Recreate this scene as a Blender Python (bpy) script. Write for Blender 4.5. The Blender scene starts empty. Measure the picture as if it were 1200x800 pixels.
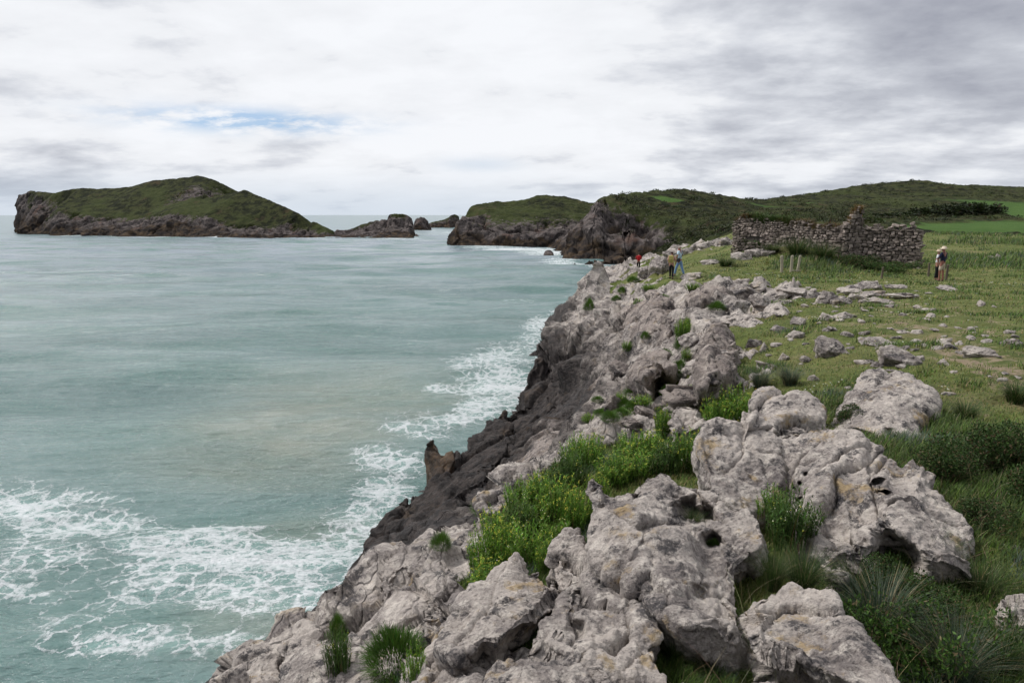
import bpy, bmesh, math, random
import numpy as np
from mathutils import Vector, Matrix, geometry

scene = bpy.context.scene
COL = scene.collection
rng = np.random.default_rng(7)
random.seed(7)

# ------------------------------------------------------------------ camera model
PITCH = math.radians(10.55); FPX = 800.0; CAMZ = 12.0
SP, CP = math.sin(PITCH), math.cos(PITCH)
def ray(u, v):
    a = (u-600.0)/FPX; b = (v-400.0)/FPX
    return np.array([a, CP-b*SP, -SP-b*CP])
def D(u, v, drop):            # point seen at (u,v) that lies `drop` metres under the eye
    d = ray(u, v); t = drop/(-d[2]); return np.array([d[0]*t, d[1]*t, CAMZ-drop])
def Yp(u, v, y):              # point seen at (u,v) at ground distance y
    d = ray(u, v); t = y/d[1]; return np.array([d[0]*t, y, CAMZ+d[2]*t])
def project(P):
    P = np.asarray(P, float); x, y, z = P[..., 0], P[..., 1], P[..., 2]-CAMZ
    dep = np.maximum(y*CP-z*SP, 1e-3)
    return 600+FPX*x/dep, 400-FPX*(y*SP+z*CP)/dep

# ------------------------------------------------------------------ noise
_G = rng.normal(size=(64, 3)).astype(np.float32); _G /= np.linalg.norm(_G, axis=1)[:, None]; _G *= 1.5
def _h(x, y, z, s):
    h = (x.astype(np.uint32)*np.uint32(73856093)) ^ (y.astype(np.uint32)*np.uint32(19349663)) ^ (z.astype(np.uint32)*np.uint32(83492791)) ^ np.uint32((s*2654435761) & 0xffffffff)
    h ^= h >> np.uint32(15); h *= np.uint32(2246822519); h ^= h >> np.uint32(13); h *= np.uint32(3266489917); h ^= h >> np.uint32(16)
    return h
def perlin(P, f=1.0, seed=0):
    out = np.empty(len(P), np.float32)
    if np.isscalar(f): f = (f, f, f)
    fa = np.array(f, np.float32)
    for a in range(0, len(P), 400000):
        p = P[a:a+400000].astype(np.float32)*fa + np.float32(seed*17.37+113.0)
        i = np.floor(p).astype(np.int64); t = p-i
        w = t*t*t*(t*(t*6-15)+10)
        r = 0
        for dx in (0, 1):
            for dy in (0, 1):
                for dz in (0, 1):
                    g = _G[_h(i[:, 0]+dx, i[:, 1]+dy, i[:, 2]+dz, seed) & np.uint32(63)]
                    dot = g[:, 0]*(t[:, 0]-dx)+g[:, 1]*(t[:, 1]-dy)+g[:, 2]*(t[:, 2]-dz)
                    r = r + dot*(w[:, 0] if dx else 1-w[:, 0])*(w[:, 1] if dy else 1-w[:, 1])*(w[:, 2] if dz else 1-w[:, 2])
        out[a:a+400000] = r
    return out
def fbm(P, f, octs=4, seed=0, gain=.5, lac=2.03, res=None):
    r = np.zeros(len(P), np.float32); a = 1.0
    for k in range(octs):
        w = a if res is None else a*fade(1.0/f, res)
        r += w*perlin(P, f, seed+k); f *= lac; a *= gain
    return r
def fade(wl, res):            # octave weight: 0 when the wavelength is under 2.5 samples
    return np.clip((wl/np.maximum(res, 1e-6)-2.0)/3.0, 0, 1).astype(np.float32)
def ridged(P, f, octs=4, seed=0, gain=.5, lac=2.07, res=None):
    r = np.zeros(len(P), np.float32); a = 1.0; prev = 1.0
    for k in range(octs):
        n = 1-np.abs(perlin(P, f, seed+k))*1.6; n = np.clip(n, 0, 1); n = n*n
        w = a if res is None else a*fade(1.0/f, res)
        r += w*n*prev; prev = np.clip(n*1.4, 0, 1); f *= lac; a *= gain
    return r
def facets(P, f, seed=0, tilt=.9):
    """broken blocks: every cell of a jittered lattice is one tilted plane; returns (height, edge distance)"""
    P = P.astype(np.float32)*np.float32(f)
    out = np.empty(len(P), np.float32); edge = np.empty(len(P), np.float32)
    for a in range(0, len(P), 300000):
        p = P[a:a+300000]; i = np.floor(p).astype(np.int64); n = len(p)
        d1 = np.full(n, 9., np.float32); d2 = np.full(n, 9., np.float32); hh = np.zeros(n, np.float32)
        for dx in (-1, 0, 1):
            for dy in (-1, 0, 1):
                for dz in (-1, 0, 1):
                    cx, cy, cz = i[:, 0]+dx, i[:, 1]+dy, i[:, 2]+dz
                    h = _h(cx, cy, cz, seed)
                    jx = (h & np.uint32(255)).astype(np.float32)/255; jy = ((h >> np.uint32(8)) & np.uint32(255)).astype(np.float32)/255; jz = ((h >> np.uint32(16)) & np.uint32(255)).astype(np.float32)/255
                    vx, vy, vz = p[:, 0]-cx-jx, p[:, 1]-cy-jy, p[:, 2]-cz-jz
                    d = np.sqrt(vx*vx+vy*vy+vz*vz)
                    g = _G[(h >> np.uint32(24)) & np.uint32(63)]
                    val = ((h >> np.uint32(5)) & np.uint32(127)).astype(np.float32)/127-.5 + tilt*(g[:, 0]*vx+g[:, 1]*vy+g[:, 2]*vz)
                    m = d < d1
                    d2 = np.where(m, d1, np.minimum(d2, d)); hh = np.where(m, val, hh); d1 = np.where(m, d, d1)
        out[a:a+300000] = hh; edge[a:a+300000] = d2-d1
    return out, edge
def wedge(P, f, seed=0, lin=.85, iso=.5):
    """fractured scoops: straight valley lines inside each cell, knife-edge crests where cells meet"""
    P = P.astype(np.float32)*np.float32(f); out = np.empty(len(P), np.float32)
    for a in range(0, len(P), 300000):
        p = P[a:a+300000]; i = np.floor(p).astype(np.int64); d1 = np.full(len(p), 9., np.float32)
        for dx in (-1, 0, 1):
            for dy in (-1, 0, 1):
                for dz in (-1, 0, 1):
                    cx, cy, cz = i[:, 0]+dx, i[:, 1]+dy, i[:, 2]+dz; h = _h(cx, cy, cz, seed)
                    vx = p[:, 0]-cx-(h & np.uint32(255)).astype(np.float32)/255; vy = p[:, 1]-cy-((h >> np.uint32(8)) & np.uint32(255)).astype(np.float32)/255; vz = p[:, 2]-cz-((h >> np.uint32(16)) & np.uint32(255)).astype(np.float32)/255
                    g = _G[(h >> np.uint32(24)) & np.uint32(63)]
                    d1 = np.minimum(d1, iso*np.sqrt(vx*vx+vy*vy+vz*vz)+lin*.67*np.abs(g[:, 0]*vx+g[:, 1]*vy+g[:, 2]*vz)+((h >> np.uint32(3)) & np.uint32(63)).astype(np.float32)/63*.18)
        out[a:a+300000] = d1
    return out-.42
def scoop(P, f, seed=0):
    """dished hollows that meet in sharp rims"""
    w = wedge(P, f, seed, .45, .85)+.42
    return np.minimum(w/.95, 1)**1.7-1
def sstep(a, b, x):
    t = np.clip((x-a)/(b-a), 0, 1); return t*t*(3-2*t)

# ------------------------------------------------------------------ object helpers
def tag(o, label=None, cat=None, group=None, kind=None):
    if label: o['label'] = label
    if cat: o['category'] = cat
    if group: o['group'] = group
    if kind: o['kind'] = kind
    return o
def mesh_np(name, V, F, mats=(), smooth=True, attrs=None, mi=None):
    """V (n,3); F (m,k) with k 3 or 4"""
    me = bpy.data.meshes.new(name)
    V = np.asarray(V, np.float32); F = np.asarray(F, np.int32); k = F.shape[1]
    me.vertices.add(len(V)); me.vertices.foreach_set('co', V.ravel())
    me.loops.add(F.size); me.loops.foreach_set('vertex_index', F.ravel())
    me.polygons.add(len(F)); me.polygons.foreach_set('loop_start', np.arange(0, F.size, k, dtype=np.int32))
    try: me.polygons.foreach_set('loop_total', np.full(len(F), k, np.int32))
    except Exception: pass
    if mi is not None: me.polygons.foreach_set('material_index', np.asarray(mi, np.int32))
    me.polygons.foreach_set('use_smooth', np.full(len(F), bool(smooth)))
    me.update(calc_edges=True)
    for m in mats: me.materials.append(m)
    for an, arr in (attrs or {}).items():
        arr = np.asarray(arr, np.float32)
        if arr.ndim == 1:
            a = me.attributes.new(an, 'FLOAT', 'POINT'); a.data.foreach_set('value', arr)
        else:
            a = me.attributes.new(an, 'FLOAT_COLOR', 'POINT'); c = np.ones((len(arr), 4), np.float32); c[:, :3] = arr; a.data.foreach_set('color', c.ravel())
    return me
def link(name, me, parent=None, loc=None):
    o = bpy.data.objects.new(name, me); COL.objects.link(o)
    if parent is not None: o.parent = parent
    if loc is not None: o.location = loc
    return o
def empty(name, loc=(0, 0, 0), rz=0.0):
    o = bpy.data.objects.new(name, None); COL.objects.link(o); o.location = loc; o.rotation_euler = (0, 0, rz); o.empty_display_size = .1
    return o
def copy_thing(o, parent=None):
    c = o.copy(); COL.objects.link(c)
    if parent is not None: c.parent = parent
    for ch in [x for x in bpy.data.objects if x.parent == o]: copy_thing(ch, c)
    return c
def grid_faces(na, nb, off=0):
    i = np.arange(na-1)[:, None]*nb+np.arange(nb-1)[None, :]
    return np.stack([i, i+nb, i+nb+1, i+1], -1).reshape(-1, 4)+off

# ------------------------------------------------------------------ node helpers
class NT:
    def __init__(s, tree): s.t = tree; tree.nodes.clear()
    def n(s, typ, ins=None, **kw):
        nd = s.t.nodes.new(typ)
        for k, v in kw.items(): setattr(nd, k, v)
        for k, v in (ins or {}).items():
            sock = nd.inputs[k]
            if isinstance(v, bpy.types.NodeSocket): s.t.links.new(v, sock)
            else: sock.default_value = v
        return nd
    def math(s, op, a, b=0.0, c=None, clamp=False):
        nd = s.n('ShaderNodeMath', {0: a, 1: b}, operation=op, use_clamp=clamp)
        if c is not None: s.set(nd.inputs[2], c)
        return nd.outputs[0]
    def vmath(s, op, a, b=(0, 0, 0)):
        nd = s.n('ShaderNodeVectorMath', {0: a, 1: b}, operation=op); return nd.outputs[0]
    def set(s, sock, v):
        if isinstance(v, bpy.types.NodeSocket): s.t.links.new(v, sock)
        else: sock.default_value = v
    def noise(s, vec, scale, detail=4, rough=.55, dist=0.0, out=0):
        return s.n('ShaderNodeTexNoise', {'Vector': vec, 'Scale': scale, 'Detail': detail, 'Roughness': rough, 'Distortion': dist}).outputs[out]
    def ss(s, v, a, b, lo=0.0, hi=1.0):
        return s.n('ShaderNodeMapRange', {0: v, 1: a, 2: b, 3: lo, 4: hi}, interpolation_type='SMOOTHSTEP').outputs[0]
    def mix(s, f, a, b, blend='MIX'):
        nd = s.n('ShaderNodeMix', data_type='RGBA', blend_type=blend)
        s.set(nd.inputs[0], f); s.set(nd.inputs[6], c4(a)); s.set(nd.inputs[7], c4(b)); return nd.outputs[2]
    def attr(s, name, out=2): return s.n('ShaderNodeAttribute', attribute_name=name).outputs[out]
    def out(s, surf, vol=None):
        o = s.n('ShaderNodeOutputMaterial'); s.t.links.new(surf, o.inputs[0]); return o
def c4(c):
    if isinstance(c, bpy.types.NodeSocket): return c
    return (c[0], c[1], c[2], 1.0)
def new_mat(name):
    m = bpy.data.materials.new(name); m.use_nodes = True; return m, NT(m.node_tree)
def bsdf(t, col, rough=.9, normal=None, spec=.3, **kw):
    ins = {'Base Color': c4(col), 'Roughness': rough, 'Specular IOR Level': spec}
    if normal is not None: ins['Normal'] = normal
    ins.update(kw)
    return t.n('ShaderNodeBsdfPrincipled', ins).outputs[0]
def plain(name, col, rough=.85, var=.15, scale=20., spec=.3):
    m, t = new_mat(name)
    g = t.n('ShaderNodeNewGeometry').outputs['Position']
    n = t.noise(g, scale, 3)
    c = t.mix(n, tuple(x*(1-var) for x in col), tuple(min(1, x*(1+var)) for x in col))
    t.out(bsdf(t, c, rough, spec=spec)); return m
# ------------------------------------------------------------------ materials
def bump(t, h, dist, strength=1.0, prev=None):
    ins = {'Height': h, 'Distance': dist, 'Strength': strength}
    if prev is not None: ins['Normal'] = prev
    return t.n('ShaderNodeBump', ins).outputs[0]

def rock_colour(t, pos, k=1.0, lichen=1.0, ochre=1.0, tone=1.0):
    """limestone: pink-grey with paler weathered skin, black lichen patches, ochre lichen; k scales the patterns"""
    warp = t.vmath('ADD', pos, t.vmath('MULTIPLY', t.noise(pos, 1.3*k, 3, out=1), (.25/k,)*3))
    n1 = t.noise(warp, 1.7*k, 6, .62)
    n2 = t.noise(pos, 9.0*k, 6, .68)
    n3 = t.noise(warp, 4.2*k, 8, .72)
    n4 = t.noise(t.vmath('ADD', pos, (31.7, 5.2, 9.1)), 2.6*k, 7, .66)
    n5 = t.noise(t.vmath('ADD', pos, (3.7, 15.2, 79.1)), 38.0*k, 5, .7)
    base = t.mix(t.ss(n1, .34, .62), (.215, .188, .178), (.50, .445, .405))
    base = t.mix(t.math('MULTIPLY', t.ss(n2, .47, .66), .8), base, (.66, .60, .54))
    base = t.mix(t.math('MULTIPLY', t.ss(n5, .47, .63), t.ss(n1, .62, .36, .25, .75)), base, (.095, .083, .082))
    o = t.math('MULTIPLY', t.ss(n4, .555, .65), t.ss(n2, .38, .56)); o = t.math('MULTIPLY', o, .75*ochre)
    base = t.mix(o, base, (.37, .26, .12))
    dk = t.math('MULTIPLY', t.ss(n3, .525, .61), t.ss(n5, .33, .50)); dk = t.math('MULTIPLY', dk, .88*lichen)
    base = t.mix(dk, base, (.055, .052, .056))
    if tone != 1.0: base = t.vmath('MULTIPLY', base, (tone, tone*.96, tone*.95))
    return base, n2, n3, n5

def make_rock(name, k=1.0, lichen=1.0, ochre=1.0, fine=1.0, tone=1.0):
    m, t = new_mat(name)
    pos = t.n('ShaderNodeNewGeometry').outputs['Position']
    col, n2, n3, n5 = rock_colour(t, pos, k, lichen, ochre, tone)
    pit = t.n('ShaderNodeTexVoronoi', {'Vector': t.vmath('ADD', pos, t.vmath('MULTIPLY', t.noise(pos, 6*k, 3, out=1), (.12/k,)*3)), 'Scale': 16.0*k, 'Randomness': 1.0}).outputs['Distance']
    pit = t.ss(pit, .0, .38)
    pit = t.math('MAXIMUM', pit, t.ss(t.noise(pos, 3.1*k, 2), .46, .56))
    h = t.math('ADD', t.math('MULTIPLY', n2, .9), t.math('MULTIPLY', pit, .13))
    h = t.math('ADD', h, t.math('MULTIPLY', n5, .32))
    h = t.math('ADD', h, t.math('MULTIPLY', t.noise(pos, 90*k, 4, .7), .18))
    nb = bump(t, h, .072/k*fine, 1.0)
    t.out(bsdf(t, col, .93, nb, .25)); return m

def dark_rock(t, pos, n2):
    dn = t.noise(pos, 2.4, 7, .72)
    dk = t.mix(t.ss(dn, .38, .66), (.014, .011, .011), (.070, .056, .050))
    dk = t.mix(t.math('MULTIPLY', t.ss(n2, .60, .74), .5), dk, (.17, .145, .13))
    return t.mix(t.math('MULTIPLY', t.ss(t.noise(pos, .8, 5), .56, .7), .5), dk, (.095, .062, .036))
def make_sea_rock(name):
    m, t = new_mat(name); pos = t.n('ShaderNodeNewGeometry').outputs['Position']
    rc, n2, n3, n5 = rock_colour(t, pos, .5, 1.0, .4, .78)
    z = t.n('ShaderNodeSeparateXYZ', {0: pos}).outputs[2]
    f = t.math('ADD', t.ss(z, 2.6, 6.2, 1.0, .0), t.math('MULTIPLY', t.math('SUBTRACT', t.noise(pos, .8, 6, .7), .5), 1.1))
    c = t.mix(t.ss(f, .30, .62), rc, dark_rock(t, pos, n2))
    h = t.math('ADD', t.math('ADD', t.math('MULTIPLY', n2, .9), t.math('MULTIPLY', n5, .4)), t.math('MULTIPLY', n3, .5))
    t.out(bsdf(t, c, .8, bump(t, h, .20, 1.0), .35)); return m
M = {}
M['rock'] = make_rock('limestone_near')
M['rock_mid'] = make_rock('limestone_mid', k=.45, fine=1.0, ochre=.5)
M['sea_rock'] = make_sea_rock('splash_zone_rock')
M['rock_dim'] = make_rock('limestone_grey', k=.45, ochre=.3, tone=.74)
M['rock_far'] = make_rock('limestone_far', k=.12, ochre=.5)

def grass_colour(t, pos, s=1.0):
    a = t.noise(pos, .23*s, 5, .6); b = t.noise(pos, 1.9*s, 6, .7); c = t.noise(t.vmath('ADD', pos, (40, 7, 3)), .5*s, 5, .65); d = t.noise(pos, 14*s, 4, .7)
    g = t.mix(t.ss(b, .3, .7), (.060, .082, .016), (.138, .165, .038))
    g = t.mix(t.math('MULTIPLY', t.ss(a, .42, .62), .7), g, (.165, .170, .055))
    g = t.mix(t.math('MULTIPLY', t.ss(c, .52, .68), .75), g, (.21, .175, .085))
    g = t.mix(t.math('MULTIPLY', t.ss(d, .42, .7), .45), g, (.03, .042, .012))
    return g, b, d

def make_terrain_mat(name):
    """one sheet: turf, bare soil, pale limestone and wet black limestone, told apart by attributes that sit on the ground itself"""
    m, t = new_mat(name)
    pos = t.n('ShaderNodeNewGeometry').outputs['Position']
    rc, n2, n3, n5 = rock_colour(t, pos, .55, 1.0, .45)
    # dark splash-zone rock
    dn = t.noise(pos, 3.1, 6, .7)
    dk = t.mix(t.ss(dn, .38, .66), (.014, .011, .011), (.062, .050, .046))
    dk = t.mix(t.math('MULTIPLY', t.ss(n2, .60, .74), .4), dk, (.15, .13, .12))
    dk = t.mix(t.math('MULTIPLY', t.ss(t.noise(pos, 1.1, 5), .6, .7), .4), dk, (.085, .055, .032))
    f = t.math('ADD', t.attr('wet'), t.math('MULTIPLY', t.math('SUBTRACT', t.noise(pos, .9, 6, .7), .5), .9))
    rc = t.mix(t.ss(f, .3, .72), rc, dk)
    gc, gb, gd = grass_colour(t, pos)
    soil = t.attr('soil')
    gc = t.mix(t.ss(t.math('ADD', soil, t.math('MULTIPLY', t.math('SUBTRACT', gb, .5), 2.4)), .45, .75), gc, (.25, .195, .13))
    rm = t.ss(t.math('ADD', t.attr('rock'), t.math('MULTIPLY', t.math('SUBTRACT', t.noise(pos, 7.0, 5, .7), .5), .5)), .42, .56)
    col = t.mix(rm, gc, rc)
    h = t.math('ADD', t.math('MULTIPLY', n2, .8), t.math('MULTIPLY', n5, .35))
    h = t.math('ADD', h, t.math('MULTIPLY', n3, .6))
    vj = t.n('ShaderNodeTexVoronoi', {'Vector': t.vmath('ADD', t.vmath('MULTIPLY', pos, (1.6, 1.0, .7)), t.vmath('MULTIPLY', t.noise(pos, 1.2, 4, out=1), (.7,)*3)), 'Scale': 2.2, 'Randomness': 1.0}, feature='DISTANCE_TO_EDGE').outputs['Distance']
    h = t.math('ADD', h, t.math('MULTIPLY', t.math('MULTIPLY', t.ss(vj, .0, .08), rm), .35))
    nb = bump(t, h, .11, 1.0)
    rough = t.math('SUBTRACT', .95, t.math('MULTIPLY', t.math('MULTIPLY', t.ss(f, .5, .8), rm), .35))
    t.out(bsdf(t, col, rough, nb, .3)); return m
M['terrain'] = make_terrain_mat('coast_ground')

def make_hill_mat(name):
    m, t = new_mat(name)
    pos = t.n('ShaderNodeNewGeometry').outputs['Position']
    a = t.noise(pos, .035, 5, .6); b = t.noise(pos, .22, 6, .7); c = t.noise(pos, 1.1, 4, .75)
    g = t.mix(t.ss(b, .42, .58), (.011, .014, .007), (.046, .052, .020))
    g = t.mix(t.math('MULTIPLY', t.ss(t.noise(pos, .55, 5, .7), .50, .62), .55), g, (.010, .014, .006))
    g = t.mix(t.math('MULTIPLY', t.ss(a, .47, .60), .6), g, (.050, .064, .020))
    g = t.mix(t.math('MULTIPLY', t.ss(c, .5, .75), .5), g, (.072, .070, .028))
    g = t.mix(t.math('MULTIPLY', t.ss(t.noise(pos, .09, 6, .7), .56, .68), .55), g, (.075, .050, .030))
    fld = t.mix(t.ss(b, .3, .7), (.046, .094, .022), (.068, .122, .028))
    g = t.mix(t.ss(t.attr('field'), .4, .6), g, fld)
    r = t.mix(t.ss(t.noise(pos, .35, 7, .75), .36, .64), (.032, .027, .026), (.150, .128, .122))
    r = t.mix(t.ss(t.noise(pos, .9, 6, .75), .57, .72), r, (.30, .265, .25))
    r = t.mix(t.math('MULTIPLY', t.ss(t.noise(pos, .12, 4, .6), .56, .68), .45), r, (.13, .07, .05))
    br = t.mix(t.ss(t.noise(pos, .3, 6, .7), .42, .68), (.026, .022, .021), (.10, .070, .045))
    f = t.math('ADD', t.attr('wet'), t.math('MULTIPLY', t.math('SUBTRACT', t.noise(pos, .15, 6, .7), .5), .6))
    r = t.mix(t.ss(f, .35, .65), r, br)
    rm = t.ss(t.math('ADD', t.attr('rock'), t.math('MULTIPLY', t.math('SUBTRACT', t.noise(pos, .5, 6, .75), .5), 1.5)), .40, .58)
    col = t.mix(rm, g, r)
    h = t.math('ADD', b, t.math('MULTIPLY', c, .5))
    nb = bump(t, h, 1.1, .8)
    t.out(bsdf(t, col, .97, nb, .1)); return m
M['hill'] = make_hill_mat('scrub_hill')

def make_water():
    m, t = new_mat('sea_water')
    pos = t.n('ShaderNodeNewGeometry').outputs['Position']
    st = t.vmath('MULTIPLY', pos, (1.0, 1.9, 1.0))
    dist = t.n('ShaderNodeVectorMath', {0: pos}, operation='LENGTH').outputs['Value']
    # body colour: jade inshore, sandy where the swell stirs it up, blue-grey offshore
    sand = t.attr('sand')
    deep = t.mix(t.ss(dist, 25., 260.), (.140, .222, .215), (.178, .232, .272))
    deep = t.mix(t.ss(t.noise(t.vmath('MULTIPLY', pos, (.5, 1.3, 1)), .12, 4), .4, .65), deep, (.095, .185, .172))
    body = t.mix(t.math('MULTIPLY', sand, t.ss(t.noise(st, .25, 4), .3, .7, .55, 1.0)), deep, (.27, .285, .23))
    # foam lace
    w = t.vmath('ADD', pos, t.vmath('MULTIPLY', t.vmath('SUBTRACT', t.noise(pos, .9, 6, .7, out=1), (.5, .5, .5)), (1.6, 1.6, 0)))
    w = t.vmath('MULTIPLY', w, (1, 1, 0))
    def lace(scale, off):
        return t.n('ShaderNodeTexVoronoi', {'Vector': t.vmath('ADD', w, off), 'Scale': scale, 'Randomness': 1.0}, feature='DISTANCE_TO_EDGE', voronoi_dimensions='2D').outputs['Distance']
    l1 = lace(1.15, (0, 0, 0)); l2 = lace(3.1, (7.3, 2.1, 0)); l4 = lace(.42, (3.3, 8.1, 0))
    foam = t.attr('foam')
    big = t.noise(t.vmath('MULTIPLY', pos, (.75, 1.25, 0)), .42, 6, .68)
    amt = t.math('ADD', foam, t.math('MULTIPLY', t.math('SUBTRACT', big, .52), 2.3), clamp=True)
    amt = t.math('MULTIPLY', amt, t.ss(foam, .04, .30))
    fine = t.noise(pos, 7.5, 6, .8)
    jit = t.math('MULTIPLY', t.math('SUBTRACT', fine, .5), .16)
    def vein(l, th): return t.ss(t.math('ADD', t.math('SUBTRACT', th, l), jit), -.028, .062)
    f1 = vein(l1, t.math('MULTIPLY', amt, .23)); f2 = vein(l2, t.math('MULTIPLY', t.math('SUBTRACT', amt, .22), .24)); f4 = vein(l4, t.math('MULTIPLY', t.math('SUBTRACT', amt, .1), .14))
    f3 = t.ss(t.math('SUBTRACT', amt, t.noise(pos, 2.6, 7, .78)), .28, .50)
    ff = t.math('MAXIMUM', t.math('MULTIPLY', f1, .85), t.math('MAXIMUM', t.math('MULTIPLY', f2, .7), t.math('MAXIMUM', f3, t.math('MULTIPLY', f4, .8))))
    ff = t.math('MULTIPLY', ff, t.ss(fine, .28, .56, .25, 1.0))
    body = t.mix(t.math('MULTIPLY', t.ss(amt, .1, .8), .62), body, (.25, .40, .375))
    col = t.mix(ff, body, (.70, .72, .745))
    # ripples
    r1 = t.noise(t.vmath('MULTIPLY', pos, (.45, 1.25, 0)), 1.3, 6, .62)
    r2 = t.noise(t.vmath('MULTIPLY', pos, (.7, 1.2, 0)), 5.5, 4, .6)
    hh = t.math('ADD', t.math('MULTIPLY', r1, 1.0), t.math('MULTIPLY', r2, .16))
    st_ = t.math('MULTIPLY', t.ss(dist, 10., 300., .85, .22), t.ss(t.noise(t.vmath('MULTIPLY', pos, (.4, 1, 0)), .06, 3), .3, .7, .6, 1.1))
    nb = t.n('ShaderNodeBump', {'Height': hh, 'Distance': .85, 'Strength': st_}).outputs[0]
    nb = bump(t, ff, .05, .5, nb)
    rough = t.math('ADD', t.math('MULTIPLY', ff, .5), t.ss(dist, 20., 500., .10, .28))
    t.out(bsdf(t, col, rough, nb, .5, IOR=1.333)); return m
M['water'] = make_water()

def leafmat(name, rough=.6, tr=.25):
    """colour comes from each blade's own random tint"""
    m, t = new_mat(name)
    c = t.attr('tint', 0)
    a = bsdf(t, c, rough, None, .25)
    b = t.n('ShaderNodeBsdfTranslucent', {'Color': c}).outputs[0]
    mx = t.n('ShaderNodeMixShader', {0: tr, 1: a, 2: b}).outputs[0]
    t.out(mx); return m
M['leaf'] = leafmat('leaves')
def make_rust():
    m, t = new_mat('rusty_sea_rock'); pos = t.n('ShaderNodeNewGeometry').outputs['Position']
    n = t.noise(pos, 1.6, 6, .7); c = t.mix(t.ss(n, .35, .65), (.03, .024, .02), (.11, .07, .042)); c = t.mix(t.ss(t.noise(pos, 5, 5, .7), .5, .7), c, (.15, .13, .115))
    t.out(bsdf(t, c, .85, bump(t, t.noise(pos, 7, 6, .7), .1, .9), .3)); return m
M['rock_rust'] = make_rust()
# ------------------------------------------------------------------ sky, sun, camera
SUN_EL = math.radians(52); SUN_AZ = math.radians(-62)      # azimuth from +Y, negative = left
def build_sky():
    w = bpy.data.worlds.new('World'); scene.world = w; w.use_nodes = True
    t = NT(w.node_tree)
    sky = t.n('ShaderNodeTexSky', sky_type='NISHITA', sun_disc=False)
    sky.sun_elevation = SUN_EL; sky.sun_rotation = SUN_AZ; sky.air_density = 1.0; sky.dust_density = 1.2
    d = t.n('ShaderNodeTexCoord').outputs['Generated']
    sep = t.n('ShaderNodeSeparateXYZ', {0: d})
    z = t.math('MAXIMUM', sep.outputs[2], 0.0)
    zz = t.math('ADD', z, .20)
    px = t.math('DIVIDE', sep.outputs[0], zz); py = t.math('DIVIDE', sep.outputs[1], zz)
    p = t.n('ShaderNodeCombineXYZ', {0: px, 1: py, 2: 0.0}).outputs[0]
    pr = t.n('ShaderNodeVectorRotate', {'Vector': p, 'Angle': .12}, rotation_type='Z_AXIS').outputs[0]
    ps = t.vmath('MULTIPLY', pr, (.85, 1.0, 1.0))
    big = t.noise(t.vmath('ADD', ps, (2.3, 4.1, 0)), .42, 3, .5, .2)
    mid = t.noise(t.vmath('ADD', ps, (1.3, 9.7, 0)), 1.9, 8, .56, .1)
    fin = t.noise(t.vmath('ADD', ps, (11.3, .7, 0)), 4.6, 7, .62, .1)
    v = t.math('ADD', t.math('MULTIPLY', big, .34), t.math('ADD', t.math('MULTIPLY', mid, .68), t.math('MULTIPLY', fin, .16)))
    # direction masks: heavier deck high on the right and low on the left, brighter to the left of centre
    def lobe(cu, cv, su, sv):
        c = ray(cu, cv); c = c/np.linalg.norm(c)
        az = t.math('ARCTAN2', sep.outputs[0], sep.outputs[1]); el = t.math('ARCSINE', sep.outputs[2])
        a0 = math.atan2(c[0], c[1]); e0 = math.asin(c[2])
        q = t.math('ADD', t.math('POWER', t.math('DIVIDE', t.math('SUBTRACT', az, a0), su), 2.0), t.math('POWER', t.math('DIVIDE', t.math('SUBTRACT', el, e0), sv), 2.0))
        return t.math('EXPONENT', t.math('MULTIPLY', q, -1.0))
    v = t.math('ADD', v, t.math('MULTIPLY', lobe(1060, 60, .30, .13), .150))
    v = t.math('ADD', v, t.math('MULTIPLY', lobe(0, 185, .12, .035), .10))
    v = t.math('ADD', v, t.math('MULTIPLY', lobe(230, 0, .25, .05), .02))
    v = t.math('SUBTRACT', v, t.math('MULTIPLY', lobe(430, 110, .50, .12), .05))
    v = t.math('SUBTRACT', v, t.math('MULTIPLY', lobe(1000, 165, .25, .04), .05))
    cr = t.n('ShaderNodeValToRGB', {0: v}); e = cr.color_ramp
    e.elements[0].position = .50; e.elements[0].color = (.79, .805, .835, 1)
    e.elements[1].position = .86; e.elements[1].color = (.30, .315, .37, 1)
    for pos, c in ((.60, (.74, .755, .785, 1)), (.665, (.60, .62, .665, 1)), (.735, (.46, .48, .53, 1))):
        x = e.elements.new(pos); x.color = c
    cloud = cr.outputs[0]
    # thin blue gap
    gap = t.math('MULTIPLY', t.math('MULTIPLY', lobe(290, 142, .13, .014), 1.7), t.ss(fin, .36, .60))
    gap = t.math('ADD', gap, t.math('MULTIPLY', lobe(560, 193, .06, .010), .45))
    gap = t.math('MULTIPLY', gap, .85, clamp=True)
    # pale blue-grey veil towards the horizon on the seaward side
    hz = t.math('MULTIPLY', t.ss(z, .0, .075, 1.0, .0), t.ss(sep.outputs[0], -.1, .35, .62, .18))
    cloud = t.mix(hz, cloud, (.47, .55, .645))
    # unseen cloud behind the viewpoint is dimmed to darken faces turned to the camera
    cloud = t.mix(t.ss(sep.outputs[1], -.75, .15), t.vmath('MULTIPLY', cloud, (.55, .56, .59)), cloud)
    skyb = t.n('ShaderNodeBackground', {'Color': t.mix(.5, sky.outputs[0], (4.2, 6.2, 9.6)), 'Strength': .085}).outputs[0]
    cb = t.n('ShaderNodeBackground', {'Color': cloud, 'Strength': 1.0}).outputs[0]
    mx = t.n('ShaderNodeMixShader', {0: gap, 1: cb, 2: skyb}).outputs[0]
    o = t.n('ShaderNodeOutputWorld'); t.t.links.new(mx, o.inputs[0])
build_sky()
sl = bpy.data.lights.new('sun', 'SUN'); sl.energy = 2.6; sl.angle = math.radians(12); sl.color = (1.0, .965, .92)
so = bpy.data.objects.new('sun', sl); COL.objects.link(so)
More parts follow.
